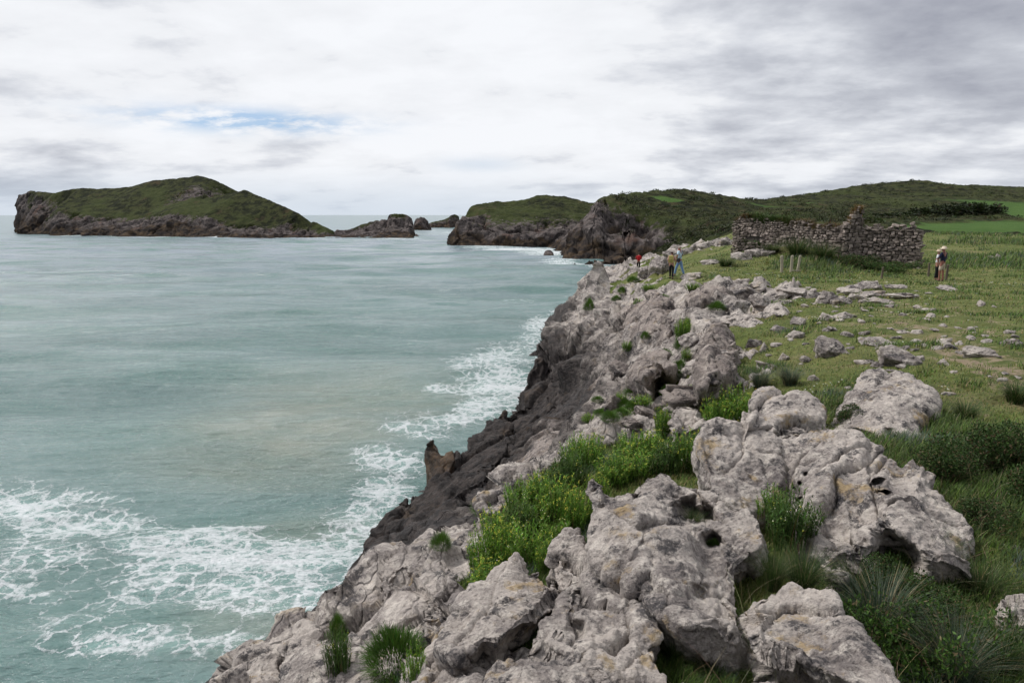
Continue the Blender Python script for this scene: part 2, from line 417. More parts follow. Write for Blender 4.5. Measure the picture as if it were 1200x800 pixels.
sd = Vector((math.sin(SUN_AZ)*math.cos(SUN_EL), math.cos(SUN_AZ)*math.cos(SUN_EL), math.sin(SUN_EL)))
so.rotation_euler = sd.to_track_quat('Z', 'Y').to_euler()
cam = bpy.data.cameras.new('camera'); cam.sensor_width = 36; cam.lens = 24.0; cam.clip_start = .05; cam.clip_end = 20000
co = bpy.data.objects.new('camera', cam); COL.objects.link(co); co.location = (0, 0, CAMZ); co.rotation_euler = (math.radians(90)-PITCH, 0, 0)
scene.camera = co
scene.view_settings.view_transform = 'Standard'; scene.view_settings.look = 'None'; scene.view_settings.exposure = .23; scene.view_settings.gamma = 1
scene.cycles.max_bounces = 5; scene.cycles.diffuse_bounces = 2; scene.cycles.glossy_bounces = 2; scene.cycles.transmission_bounces = 2; scene.cycles.transparent_max_bounces = 4
scene.cycles.use_denoising = True; scene.cycles.use_adaptive_sampling = True; scene.cycles.adaptive_threshold = .02
# ------------------------------------------------------------------ land sheets from surveyed heights
class TIN:
    """heights and ground-cover values given at scattered spots, triangulated in (bearing, log distance)"""
    def __init__(s, pts, th0, th1, r0, r1, n=(520, 900), blur=1):
        P = np.array([p[:3] for p in pts], float); A = np.array([p[3:] for p in pts], float)
        th = np.arctan2(P[:, 0], P[:, 1]); lr = np.log(np.hypot(P[:, 0], P[:, 1]))
        s.th0, s.th1, s.l0, s.l1 = th0, th1, math.log(r0), math.log(r1); s.n = n
        q = [Vector((a, b)) for a, b in zip(th, lr)]
        vo, _, tris, ov, _, _ = geometry.delaunay_2d_cdt(q, [], [], 0, 1e-7)
        idx = [o[0] for o in ov]
        K = 1+A.shape[1]; R = np.full((n[0], n[1], K), np.nan)
        ta = np.linspace(th0, th1, n[0]); la = np.linspace(s.l0, s.l1, n[1])
        vals = np.concatenate([P[:, 2:3], A], 1)
        for tri in tris:
            i = [idx[k] for k in tri]
            x = th[i]; y = lr[i]
            a0 = max(0, int(np.floor((x.min()-th0)/(th1-th0)*(n[0]-1)))); a1 = min(n[0]-1, int(np.ceil((x.max()-th0)/(th1-th0)*(n[0]-1))))
            b0 = max(0, int(np.floor((y.min()-s.l0)/(s.l1-s.l0)*(n[1]-1)))); b1 = min(n[1]-1, int(np.ceil((y.max()-s.l0)/(s.l1-s.l0)*(n[1]-1))))
            if a1 < a0 or b1 < b0: continue
            X, Y = np.meshgrid(ta[a0:a1+1], la[b0:b1+1], indexing='ij')
            den = (y[1]-y[2])*(x[0]-x[2])+(x[2]-x[1])*(y[0]-y[2])
            if abs(den) < 1e-12: continue
            w0 = ((y[1]-y[2])*(X-x[2])+(x[2]-x[1])*(Y-y[2]))/den; w1 = ((y[2]-y[0])*(X-x[2])+(x[0]-x[2])*(Y-y[2]))/den; w2 = 1-w0-w1
            m = (w0 > -1e-6) & (w1 > -1e-6) & (w2 > -1e-6)
            val = w0[..., None]*vals[i[0]]+w1[..., None]*vals[i[1]]+w2[..., None]*vals[i[2]]
            sub = R[a0:a1+1, b0:b1+1]; sub[m] = val[m]
        # outside the hull: carry the nearest value outwards
        for _ in range(2):
            for ax in (1, 0):
                for rev in (False, True):
                    Q = np.moveaxis(R, ax, 0); Q = Q[::-1] if rev else Q
                    for k in range(1, len(Q)):
                        m = np.isnan(Q[k, :, 0]) & ~np.isnan(Q[k-1, :, 0]); Q[k][m] = Q[k-1][m]
        for _ in range(blur):
            Z = np.pad(R, ((2, 2), (2, 2), (0, 0)), 'edge'); acc = 0
            for i in range(5):
                for j in range(5): acc = acc+Z[i:i+n[0], j:j+n[1]]
            R = acc/25
        s.R = R.astype(np.float32)
    def at(s, th, lr):
        a = np.clip((th-s.th0)/(s.th1-s.th0)*(s.n[0]-1), 0, s.n[0]-1.001); b = np.clip((lr-s.l0)/(s.l1-s.l0)*(s.n[1]-1), 0, s.n[1]-1.001)
        i = a.astype(int); j = b.astype(int); fa = (a-i)[..., None]; fb = (b-j)[..., None]; R = s.R
        return R[i, j]*(1-fa)*(1-fb)+R[i+1, j]*fa*(1-fb)+R[i, j+1]*(1-fa)*fb+R[i+1, j+1]*fa*fb

def land_grid(tin, th0, th1, r0, r1, nth, nr, fine=3000):
    """columns of bearings; along each, samples spaced evenly by surface length over distance, so cliffs get their share"""
    ths = np.linspace(th0, th1, nth); lf = np.linspace(math.log(r0), math.log(r1), fine)
    P = np.empty((nth, nr, 3), np.float32); A = np.empty((nth, nr, tin.R.shape[2]-1), np.float32)
    for k, th in enumerate(ths):
        v = tin.at(np.full(fine, th), lf); z = v[:, 0]; r = np.exp(lf)
        ds = np.sqrt(np.diff(r)**2+(np.diff(z)*1.15)**2)/r[1:]*np.where(z[1:] < -1.5, .15, 1.0)
        c = np.concatenate([[0], np.cumsum(ds)]); u = np.interp(np.linspace(0, c[-1], nr), c, lf)
        vv = tin.at(np.full(nr, th), u)
        P[k, :, 0] = np.exp(u)*math.sin(th); P[k, :, 1] = np.exp(u)*math.cos(th); P[k, :, 2] = vv[:, 0]; A[k] = vv[:, 1:]
    return P, A
def grid_normals(P):
    a = np.gradient(P, axis=0); b = np.gradient(P, axis=1)
    n = np.cross(a, b); n /= np.maximum(np.linalg.norm(n, axis=2), 1e-9)[..., None]
    n[n[..., 2] < 0] *= -1
    return n
def smooth_grid(Z, k):
    for _ in range(k):
        Q = np.pad(Z, ((1, 1), (1, 1), (0, 0)), 'edge'); Z = (Q[1:-1, 1:-1]*2+Q[:-2, 1:-1]+Q[2:, 1:-1]+Q[1:-1, :-2]+Q[1:-1, 2:])/6
    return Z

# ---- the near coast. each row: point, rock, wet, soil
L = []
def g(p, rock=0., wet=0., soil=0.): L.append((p[0], p[1], p[2], rock, wet, soil))
def gd(u, v, drop, rock=0., wet=0., soil=0.): g(D(u, v, drop), rock, wet, soil)
def behind(u, v, drop, dr, drop2, rock=1., wet=.7):
    p = D(u, v, drop); r = math.hypot(p[0], p[1]); k = (r+dr)/r; g((p[0]*k, p[1]*k, CAMZ-drop2), rock, wet)
# under and beside the camera
for x, z in ((-3.0, 6.5), (-1.6, 9.4), (-.6, 10.1), (.5, 10.3), (1.5, 10.2), (3, 10.0), (6, 9.8)): g((x, .5, z), .4 if x < 0 else 0)
for deg in (-40, -34, -30, -26, -22):
    for r in (9, 14, 20, 30, 45, 70, 112):
        g((r*math.sin(math.radians(deg)), r*math.cos(math.radians(deg)), -6), 1, 1)
for r, x0 in ((22, -11), (30, -9), (40, -6), (55, -4), (70, -1), (90, 3), (112, 4)):
    g((x0, r, -6), 1, 1); g((x0*1.5-3, r, -6), 1, 1)
for r, x0 in ((80, 7), (95, 9), (112, 12)): g((x0, r, -6), 1, 1)
# bottom row of the view
for u, d, rk in ((300, 4.1, 1), (360, 3.5, 1), (400, 3.1, 1), (450, 2.75, .9), (500, 2.5, .9), (560, 2.3, .8), (620, 2.15, .6), (700, 2.05, .4), (800, 2.05, .1), (900, 2.1, 0), (1000, 2.12, 0), (1100, 2.15, 0), (1200, 2.15, 0), (1500, 2.2, 0), (2200, 2.2, 0)):
    gd(u, 815, d, rk); gd(u, 1500, d*.93, rk)
for u, v, d, dr, d2 in ((284, 770, 4.25, .5, 7.0), (325, 742, 4.1, .7, 7.5), (355, 722, 4.1, .8, 7.0), (388, 708, 4.1, .9, 6.6), (418, 700, 4.25, 1.0, 6.6)):
    gd(u, v, d, 1, 0); behind(u, v, d, dr, d2)
g(D(255, 800, 7.5), 1, 1); g(D(230, 800, 10), 1, 1); g(D(200, 800, 13.5), 1, 1); g(D(250, 760, 13), 1, 1); g(D(300, 740, 12.6), 1, 1); g(D(340, 715, 12.6), 1, 1); g(D(100, 900, 15), 1, 1); g(D(0, 1200, 12), 1, 1); g(D(380, 690, 12.5), 1, 1)
# light limestone shoulder, left front
for u, v, d, rk in ((340, 770, 3.8, 1), (370, 745, 3.6, 1), (400, 725, 3.6, 1), (430, 700, 3.5, 1), (465, 760, 2.75, .6), (420, 760, 3.0, .8), (450, 720, 3.1, .9), (500, 740, 2.5, .8), (500, 700, 2.8, 1), (560, 730, 2.3, .8), (480, 675, 3.15, 1), (540, 680, 2.8, .8), (560, 650, 2.85, .3), (520, 660, 3.1, 1),
                    (428, 668, 4.0, 1), (460, 652, 3.7, 1), (492, 643, 3.55, 1), (522, 632, 3.6, .9), (548, 612, 3.6, .9), (575, 595, 3.55, .6), (600, 575, 3.6, .8), (640, 543, 3.7, .9), (690, 508, 3.9, 1)):
    gd(u, v, d, rk)
for u, v, d, dr, d2 in ((428, 665, 4.0, 1.0, 7.6), (460, 648, 3.7, 1.3, 7.0), (492, 638, 3.55, 1.3, 6.4), (522, 628, 3.6, 1.2, 5.9), (548, 606, 3.6, 1.2, 5.6), (575, 588, 3.6, 1.2, 5.2)):
    behind(u, v, d, dr, d2)
# dark wave-cut rock down to the sea
for u, v, d in ((450, 660, 9.8), (430, 655, 10.4), (470, 610, 9.8), (500, 610, 8.8), (520, 585, 8.6), (560, 565, 7.8), (540, 545, 9.2), (600, 540, 7.0), (600, 505, 9.6), (560, 520, 10.0), (640, 492, 8.2), (650, 520, 5.6), (620, 550, 5.4), (500, 560, 10.0), (585, 570, 5.6)):
    gd(u, v, d, 1, 1 if d > 6.5 else .65)
gd(760, 472, 4.1, .4); gd(738, 478, 4.6, .5); gd(785, 462, 3.7, .35); gd(680, 480, 6.6, 1, .75); gd(700, 500, 4.7, 1, .4); gd(720, 470, 5.4, 1, .4)
for u, v, d in ((415, 690, 10.7), (421, 660, 10.3), (432, 624, 10.1), (447, 612, 10.1), (466, 598, 10.3), (478, 583, 10.1), (500, 572, 10.4), (503, 548, 10.3), (520, 532, 10.2), (550, 512, 10.1), (570, 492, 10.0), (595, 483, 10.2), (610, 478, 10.9)):
    gd(u, v, d, 1, 1); p = D(u, v, d); g(p+np.array([-.7, .9, -1.6]), 1, 1); g(p+np.array([-1.9, 2.0, -4.0]), 1, 1); g(p+np.array([-6.0, 1.5, -5.5]), 1, 1)
# the big buttress
for u, v, d, w in ((612, 470, 10.8, 1), (617, 448, 9.9, 1), (626, 425, 9.2, .9), (633, 404, 8.4, .7), (650, 391, 7.9, .55), (664, 381, 7.6, .4)):
    gd(u, v, d, 1, w); p = D(u, v, d); g(p+np.array([-.5, 1.2, -1.8]), 1, 1); g(p+np.array([-1.8, 2.5, -6.0]), 1, 1)
for u, v, d, w in ((640, 478, 10.2, 1), (660, 470, 9.3, .95), (640, 440, 9.5, .95), (660, 430, 8.9, .8), (655, 405, 8.1, .65), (680, 445, 8.0, .7), (680, 425, 7.7, .65), (690, 372, 6.6, .2), (700, 400, 6.6, .5), (700, 445, 6.9, .65), (715, 425, 6.1, .5), (712, 455, 6.0, .55), (740, 400, 5.3, .0), (740, 362, 5.1, 0), (735, 345, 5.3, 0), (780, 400, 4.5, 0), (775, 440, 4.3, 0), (745, 440, 5.2, 0), (720, 355, 6.0, 0), (790, 430, 4.0, 0), (800, 375, 3.9, 0)):
    gd(u, v, d, .95 if d < 5.5 else 1, w)
# cove behind the buttress and the ground under the crag
for u, v, d in ((668, 376, 9.0), (676, 368, 8.4), (683, 360, 8.0)): gd(u, v, d, 1, .6)
gd(655, 384, 11.6, 1, 1); gd(640, 381, 12.6, 1, 1); gd(640, 372, 13, 1, 1); gd(660, 340, 13, 1, 1); gd(672, 330, 13, 1, 1); gd(680, 318, 13, 1, 1)
gd(697, 345, 7.6, 1, .2); gd(712, 350, 6.5, .6, 0); gd(702, 318, 6.4, .8, 0); gd(712, 318, 5.6, .7); gd(735, 314, 5.45, .6); gd(747, 317, 5.3, .5); gd(722, 332, 5.8, .1); gd(718, 342, 6.3, .15); gd(725, 350, 5.9, .2); gd(735, 325, 5.5, .2)
for u, v, d in ((705, 312, 9), (720, 311, 10), (735, 308, 10), (750, 305, 9)): gd(u, v, d, 1, .8)
for u, v, d in ((700, 309, 13), (725, 300, 13.5), (750, 296, 13)): gd(u, v, d, 1, 1)
gd(760, 304, 4.9, .7); gd(775, 298, 4.4, .6); gd(790, 291, 3.75, .5); gd(805, 289, 3.5, .5); gd(830, 282, 2.95, .25); gd(858, 274, 2.2, .2); gd(885, 264, 1.4, .1)
for u, v, d in ((775, 292, 6), (800, 280, 5), (830, 272, 3.6), (860, 266, 2.2)): gd(u, v, d, .1)
# plants' shelf between the light rocks
for u, v, d, rk in ((600, 640, 2.85, .2), (640, 600, 2.85, .1), (640, 570, 3.05, .2), (690, 560, 2.8, .1), (690, 535, 3.15, .3), (740, 545, 2.85, .1), (740, 515, 3.3, .7), (800, 535, 2.7, .2), (775, 495, 3.3, .35), (720, 490, 4.1, .8), (815, 500, 2.85, .4), (820, 475, 2.9, .3), (800, 470, 3.3, .9), (760, 530, 2.95, .3)):
    gd(u, v, d, rk)
# jagged ridge that ends the turf
for u, v, d, rk in ((805, 440, 3.35, 1), (830, 450, 3.0, .95), (815, 405, 3.6, 1), (845, 420, 2.9, .9), (835, 380, 3.3, .95), (790, 350, 4.0, .9), (820, 350, 3.7, .8), (850, 345, 3.45, .75), (800, 335, 3.8, .3), (780, 335, 4.1, .5), (760, 350, 4.5, .9), (770, 318, 4.4, .6), (765, 330, 4.5, .3)):
    gd(u, v, d, rk)
# turf
for u, v, d, rk, so in ((868, 425, 2.8, 0, 0), (862, 385, 3.1, .1, 0), (870, 350, 3.3, .45, .1), (905, 338, 3.35, .5, .1), (900, 440, 2.6, 0, 0), (950, 400, 2.7, 0, .1), (1000, 440, 2.4, 0, 0), (1050, 400, 2.6, .1, .45), (1000, 370, 2.9, .05, .4), (1090, 385, 2.65, .05, .55), (1130, 375, 2.7, .05, .35), (1000, 340, 3.2, .35, .2), (960, 345, 3.2, .45, .1), (1060, 350, 2.95, .2, .4), (930, 318, 3.35, 0, 0), (860, 325, 3.35, 0, 0), (840, 305, 3.2, .1, 0),
                       (1100, 330, 3.35, 0, .1), (1100, 350, 3.0, .1, .35), (1150, 400, 2.55, .1, .5), (1190, 400, 2.5, 0, .3), (1190, 350, 2.9, 0, .1), (1190, 320, 3.1, 0, 0), (1100, 440, 2.35, 0, .05), (1190, 440, 2.3, 0, .75), (1190, 470, 2.3, 0, .3), (1100, 500, 2.25, 0, 0), (1190, 520, 2.2, 0, 0), (1190, 600, 2.2, 0, 0), (1100, 600, 2.25, 0, 0), (1060, 680, 2.2, 0, 0), (1190, 700, 2.2, 0, 0), (960, 620, 2.25, 0, 0), (900, 560, 2.35, .2, 0), (950, 500, 2.4, .1, 0), (860, 520, 2.5, .2, 0), (780, 600, 2.35, .2, 0), (720, 700, 2.15, 0, 0), (640, 700, 2.25, .3, 0), (850, 690, 2.15, 0, 0), (960, 740, 2.12, 0, 0), (830, 750, 2.1, 0, 0), (840, 640, 2.25, 0, 0), (770, 660, 2.2, 0, 0)):
    gd(u, v, d, rk, 0, so)
for u, v, d in ((870, 294, 2.7), (950, 292, 2.6), (1000, 302, 2.95), (1070, 314, 3.25), (1130, 305, 3.05), (1190, 300, 2.9), (1190, 285, 2.45), (1100, 300, 3.0), (1110, 282, 2.35), (1100, 275, 1.95), (1190, 275.5, 2.1), (1000, 270, 1.9), (930, 268, 1.75)):
    gd(u, v, d)
for u, v, y in ((796, 322.5, 42), (786, 325, 41), (805, 324, 41), (790, 318, 45), (748, 317.5, 66), (1102, 329, 35.5), (1094, 328, 36)): g(Yp(u, v, y))
for u, v, y in ((945, 286, 48.5), (905, 288, 52.), (970, 292, 46.5), (920, 284, 53)): g(Yp(u, v, y))
for u, v, y in ((1100, 282, 98), (1190, 282, 98), (1000, 275, 98), (930, 273, 98), (870, 274, 100), (1300, 282, 98), (1600, 282, 98), (2200, 282, 98)):
    g(Yp(u, v, y))
for v, d, so in ((275.5, 2.1, 0), (300, 2.9, 0), (350, 2.9, 0), (400, 2.5, .3), (450, 2.3, .2), (520, 2.2, 0), (600, 2.2, 0), (700, 2.2, 0)):
    for u in (1300, 1500, 2200): gd(u, v, d, 0, 0, so)
L = [(a[0], a[1], a[2]-.05-.27*max(0., min(1., (6.6-math.hypot(a[0], a[1]))/1.8))*(1. if a[2] > 8 else 0.), *a[3:]) for a in L]
L = [(a[0], a[1], a[2], a[3], max(a[4], .36) if (a[3] >= .8 and 11 < math.hypot(a[0], a[1]) < 60) else a[4], a[5]) for a in L]
A0, A1 = math.radians(-40), math.radians(56)
tinA = TIN(L, A0, A1, .5, 112, blur=1)
P, A = land_grid(tinA, A0, A1, .9, 110, 900, 1500)
nth, nr = P.shape[:2]
N = smooth_grid(grid_normals(smooth_grid(P, 4)), 3); N /= np.linalg.norm(N, axis=2)[..., None]
f = P.reshape(-1, 3); n_ = N.reshape(-1, 3); a_ = A.reshape(-1, 3)
r_ = np.hypot(f[:, 0], f[:, 1]); res = r_*.0032
rock = np.clip(a_[:, 0]+.55*fbm(f, .55, 4, 3)*(1-np.abs(a_[:, 0]*2-1)*.6), 0, 1)
rm = sstep(.38, .62, rock)
wet = a_[:, 1]
# joints run up the face, bedding dips along the shore
bd = np.array([.22, .30, .93]); bd /= np.linalg.norm(bd); b1 = np.cross(bd, [0, 1., 0.]); b1 /= np.linalg.norm(b1); b2 = np.cross(bd, b1)
low = sstep(.55, .95, wet)[:, None]*sstep(34, 26, r_)[:, None]
Qa = np.stack([f@bd*.42, f@b1*1.25, f@b2*1.0], 1)
sd_ = np.array([.30, .85, .42]); sd_ /= np.linalg.norm(sd_); s1 = np.cross(sd_, [0, 0, 1.]); s1 /= np.linalg.norm(s1); s2 = np.cross(sd_, s1)
Qb = np.stack([f@sd_*.45, f@s1*1.1, f@s2*1.5], 1)
sc = np.clip((r_-4)/30, 0, 1)        # cliffs further out are broken on a larger scale
st = np.clip((1-n_[:, 2])*1.6, 0, 1)
fin = fbm(f, 6, 4, 41, res=res, gain=.65)
def broken(Q, s):
    Q = (Q+.20*np.stack([perlin(Q, .7, 31+s), perlin(Q, .7, 32+s), perlin(Q, .7, 33+s)], 1)).astype(np.float32)
    big = ridged(Q, .26, 3, 11+s, res=res); h1, e1 = facets(Q, .42, 5+s, 1.2); h2, e2 = facets(Q+5, 1.25, 6+s, 1.2); h3, e3 = facets(Q+9, 3.8, 8+s, 1.0)
    rg = ridged(Q*np.array([1.3, 1, 1], np.float32), 1.4, 5, 21+s, res=res); ck = np.exp(-(np.abs(perlin(Q, .45, 91+s))/.03)**2)*sstep(-.2, .2, perlin(Q, .35, 92+s))
    w1 = wedge(Q, .38, 50+s); w2 = wedge(Q+3, 1.05, 51+s); w3 = wedge(Q+6, 2.9, 52+s)
    d = (.20+.55*sc)*(big-.7)*(.4+.6*sc) + .38*h1*(.38+.62*sc)*fade(2.2, res) + .12*h2*fade(.75, res)*(.55+.6*sc)+.04*h3*fade(.27, res)+.03*(rg-.9)+.025*fin
    d += 1.25*w1*(.48+.52*sc)*fade(2.0, res)+.52*w2*(.72+.35*sc)*fade(.8, res)+.21*w3*fade(.3, res)+.05*wedge(Q+8, 8., 54+s)*fade(.11, res)
    d -= .32*np.exp(-(e1/.05)**2)*fade(1.4, res)*(.25+.75*sc)+.08*np.exp(-(e2/.05)**2)*fade(.5, res)*(.5+.5*sc)+.40*ck*fade(1.2, res)*(.3+.7*sc)
    return d
low = low.ravel()
dr = broken(Qa, 0)*(1-low)+broken(Qb, 300)*low*1.15
dr *= .50+.65*st
lift = .06+.10*sc*st+.06*sc-.75*sstep(.5, .9, wet)*sstep(12, 15, r_)*sstep(50, 46, r_)
dg = .10*fbm(f, .5, 3, 51)+.05*fbm(f, 1.6, 4, 55, res=res)+.03*fbm(f, 6., 3, 57, res=res)*1.5
disp = rm*(dr+lift)+(1-rm)*dg
f2 = f+n_*disp[:, None]
Pf = f2.reshape(nth, nr, 3)
me = mesh_np('coast', f2, grid_faces(nth, nr), [M['terrain']], True, {'rock': rm*.9+.05, 'wet': wet, 'soil': a_[:, 2]})
tag(link('terrain', me), kind='structure')
RM = rm.reshape(nth, nr)

# ground lookup: highest surface in each (bearing, log r) cell, and the same for rockness
GN = (900, 1600); gl0, gl1 = math.log(.9), math.log(108)
G = np.full(GN, np.nan, np.float32); GR = np.zeros(GN, np.float32)
ti = np.clip(((np.arctan2(f2[:, 0], f2[:, 1])-A0)/(A1-A0)*(GN[0]-1)).round().astype(int), 0, GN[0]-1)
li = np.clip(((np.log(np.maximum(np.hypot(f2[:, 0], f2[:, 1]), .5))-gl0)/(gl1-gl0)*(GN[1]-1)).round().astype(int), 0, GN[1]-1)
o_ = np.argsort(f2[:, 2]); G[ti[o_], li[o_]] = f2[o_, 2]; GR[ti[o_], li[o_]] = rm[o_]
for _ in range(6):
    m = np.isnan(G)
    if not m.any(): break
    for s_, ax in ((1, 1), (-1, 1), (1, 0), (-1, 0)):
        Z = np.roll(G, s_, ax); R_ = np.roll(GR, s_, ax); k = np.isnan(G) & ~np.isnan(Z); G[k] = Z[k]; GR[k] = R_[k]
G = np.where(np.isnan(G), -2, G)
def ground(x, y, which=None):
    x = np.asarray(x, float); y = np.asarray(y, float)
    a = np.clip(((np.arctan2(x, y)-A0)/(A1-A0)*(GN[0]-1)), 0, GN[0]-1.001); b = np.clip(((np.log(np.maximum(np.hypot(x, y), .5))-gl0)/(gl1-gl0)*(GN[1]-1)), 0, GN[1]-1.001)
    T = G if which is None else which
    i = a.astype(int); j = b.astype(int); p = a-i; q = b-j
    return T[i, j]*(1-p)*(1-q)+T[i+1, j]*p*(1-q)+T[i, j+1]*(1-p)*q+T[i+1, j+1]*p*q
def base(x, y):               # smooth surveyed ground, before the rock detail
    return tinA.at(np.arctan2(x, y), np.log(np.hypot(x, y)))[..., 0]
def hit(u, v, h=0.0, fn=None, tmin=1.2, tmax=140.):
    """where the sight line through (u,v) meets the ground raised by h"""
    fn = fn or ground
    d = ray(u, v); t = np.exp(np.linspace(math.log(tmin), math.log(tmax), 5000))
    z = CAMZ+d[2]*t; gz = fn(d[0]*t, d[1]*t)+h
    k = np.argmax(z <= gz)
    if z[k] > gz[k]: return None
    t = t[k]; return np.array([d[0]*t, d[1]*t, CAMZ+d[2]*t])
# ------------------------------------------------------------------ far headlands, hills, islands
def far_land(name, rows, th0, th1, r0, r1, nth, nr, amp, blur=1, bush=1.0):
    """rows: (x,y,z, rock, wet, field)"""
    tin = TIN(rows, th0, th1, r0, r1, n=(420, 520), blur=blur)
    P, A = land_grid(tin, th0, th1, r0, r1, nth, nr, 1800)
    N = smooth_grid(grid_normals(smooth_grid(P, 3)), 3); N /= np.linalg.norm(N, axis=2)[..., None]
    f = P.reshape(-1, 3); n_ = N.reshape(-1, 3); a = A.reshape(-1, 3)
    res = np.hypot(f[:, 0], f[:, 1])*(th1-th0)/nth
    rk = sstep(.35, .65, np.clip(a[:, 0]+.35*fbm(f, .06, 4, 3), 0, 1))
    fd = sstep(.4, .6, a[:, 2])
    Q = f*np.array([1.0, 1.0, .55], np.float32)
    h1, e1 = facets(Q, .09, 15); h2, e2 = facets(Q, .28, 16)
    d = rk*(amp*(ridged(Q, .06, 5, 11, res=res)-.8)+amp*.7*h1+amp*.35*h2*fade(3., res)-amp*.3*np.exp(-(e1/.08)**2))
    # scrub: rounded cushions with dark gaps
    b = np.zeros(len(f), np.float32)
    for k, (fr, am) in enumerate(((.16, 1.0), (.38, .6), (.9, .30))):
        b += am*np.abs(perlin(f, fr, 60+k))*fade(1/fr, res)
    d += (1-rk)*(1-fd)*bush*(1.5*b)+fd*.1*b
    f2 = f+n_*d[:, None]
    me = mesh_np(name, f2, grid_faces(nth, nr), [M['hill']], True, {'rock': np.clip(a[:, 0], 0, 1), 'wet': a[:, 1], 'field': a[:, 2]})
    return tag(link(name, me), kind='structure'), tin
def rows(*lists):
    R = []
    for l in lists:
        for p, k, w, f in l: R.append((p[0], p[1], p[2], k, w, f))
    return R
def ring(us, v, z, k=1., w=1., f=0.):      # waterline points
    return [(D(u, v, CAMZ-z), k, w, f) for u in us]
def rad(deg_u): return math.atan2((deg_u-600)/800, 1.0)

# ---- hills on the right with the nearer headland
H = []
def h(u, v, y, k=0., w=0., f=0.):
    p = Yp(u, v, y); H.append((p[0], p[1], p[2], k, w, f))
def hw(x, y, z, k=0., w=0., f=0.): H.append((x, y, z, k, w, f))
for u, v in ((657, 303), (668, 308), (685, 309), (700, 311), (720, 312), (745, 312), (775, 311), (800, 308)):
    p = D(u, v, 12.0); H.append((p[0], p[1], 0.2, 1, 1, 0)); k = .94; H.append((p[0]*k, p[1]*k, -4, 1, 1, 0)); k = .6; H.append((p[0]*k, p[1]*k, -5, 1, 1, 0))
for u, v, y in ((657, 291, 186), (668, 286, 186), (700, 300, 182), (740, 303, 181), (680, 296, 183), (720, 302, 181)): h(u, v, y, 1, .95)
for u, v, y, k, w in ((676, 284, 190, 1, .8), (690, 277, 190, 1, .3), (691, 262, 192, 1, 0), (700, 248, 196, .8, 0), (698, 237, 200, .6, 0), (715, 272, 188, .58, 0), (735, 262, 190, .48, 0), (745, 275, 184, .62, 0), (745, 285, 195, 1, .9), (715, 284, 194, 1, .9), (770, 290, 186, 1, .5), (765, 275, 184, .5, .1), (725, 245, 200, .42, 0), (755, 250, 200, .3, 0), (780, 262, 192, .25, 0), (790, 285, 184, .6, 0), (800, 275, 182, .1, 0), (705, 262, 190, .68, 0)):
    h(u, v, y, k, w)
for u, v, y in ((708, 231, 215), (725, 228, 228), (760, 226, 245), (785, 225, 258), (800, 222.5, 268), (815, 226, 280), (850, 235, 310), (880, 238, 330), (905, 234, 350), (930, 230, 370), (965, 225, 390), (1000, 219, 410), (1030, 215, 420), (1050, 213.5, 425), (1075, 211, 430), (1095, 216, 440), (1140, 217.5, 460), (1165, 219, 480), (1200, 221, 500), (1300, 226, 500), (1500, 226, 480), (2200, 226, 400)):
    h(u, v, y); h(u, v+9, y*1.25); h(u, v+20, y*1.6)
h(696, 236, 210, .8); h(690, 250, 225, 1); h(680, 262, 240, 1); hw(14, 215, -4, 1, 1); hw(10, 300, -4, 1, 1); hw(25, 260, -2, 1, 1); hw(20, 500, -6, 1, 1); hw(40, 380, 4); hw(40, 600, -4)
h(760, 237, 222, 0, 0, .0); h(790, 234, 232, 0, 0, .9); h(770, 233, 232, 0, 0, .75); h(815, 238, 232, 0, 0, .3); h(780, 243, 222)
for u, v, y in ((830, 262, 170), (830, 250, 215), (860, 262, 160), (880, 250, 230), (900, 256, 190), (930, 243, 280), (950, 252, 230), (980, 240, 310), (1000, 258, 180), (1030, 240, 300), (1040, 252, 240), (1075, 230, 370), (1075, 245, 290), (1090, 262, 170), (820, 272, 140), (870, 270, 125), (1050, 262, 150), (1000, 264, 140)): h(u, v, y)
for u, v, y, fl in ((900, 243, 262, .6), (930, 238, 300, .7), (1090, 264, 150, 1), (1120, 268, 130, 1), (1200, 262, 165, 1), (1200, 268, 130, 1), (1100, 259.5, 185, .3), (1150, 259.5, 195, .2), (1200, 259, 200, .2), (1200, 254, 240, 1), (1190, 246, 280, 1), (1160, 242, 285, .9), (1175, 253, 245, 1), (1145, 236, 310, .6), (1200, 238, 320, .5), (1150, 230, 370, 0), (1200, 230, 380, 0), (1130, 250, 240, 0), (1125, 240, 280, 0)): h(u, v, y, 0, 0, fl)
for u in (1300, 1500, 2200): h(u, 262, 165, 0, 0, 1); h(u, 250, 250, 0, 0, .5); h(u, 236, 330)
for u, v, y in ((790, 294, 100), (830, 284, 100), (870, 272, 108), (930, 268, 108), (1000, 266, 112), (1100, 267, 112), (1200, 268, 110), (1400, 268, 110), (2200, 268, 110)): h(u, v, y, 0, 0, 1 if u > 1050 else 0); h(u, v+16, y*.85)
_, tinH = far_land('hill', H, math.radians(2.0), math.radians(56), 88, 780, 900, 620, 1.5, bush=.7)
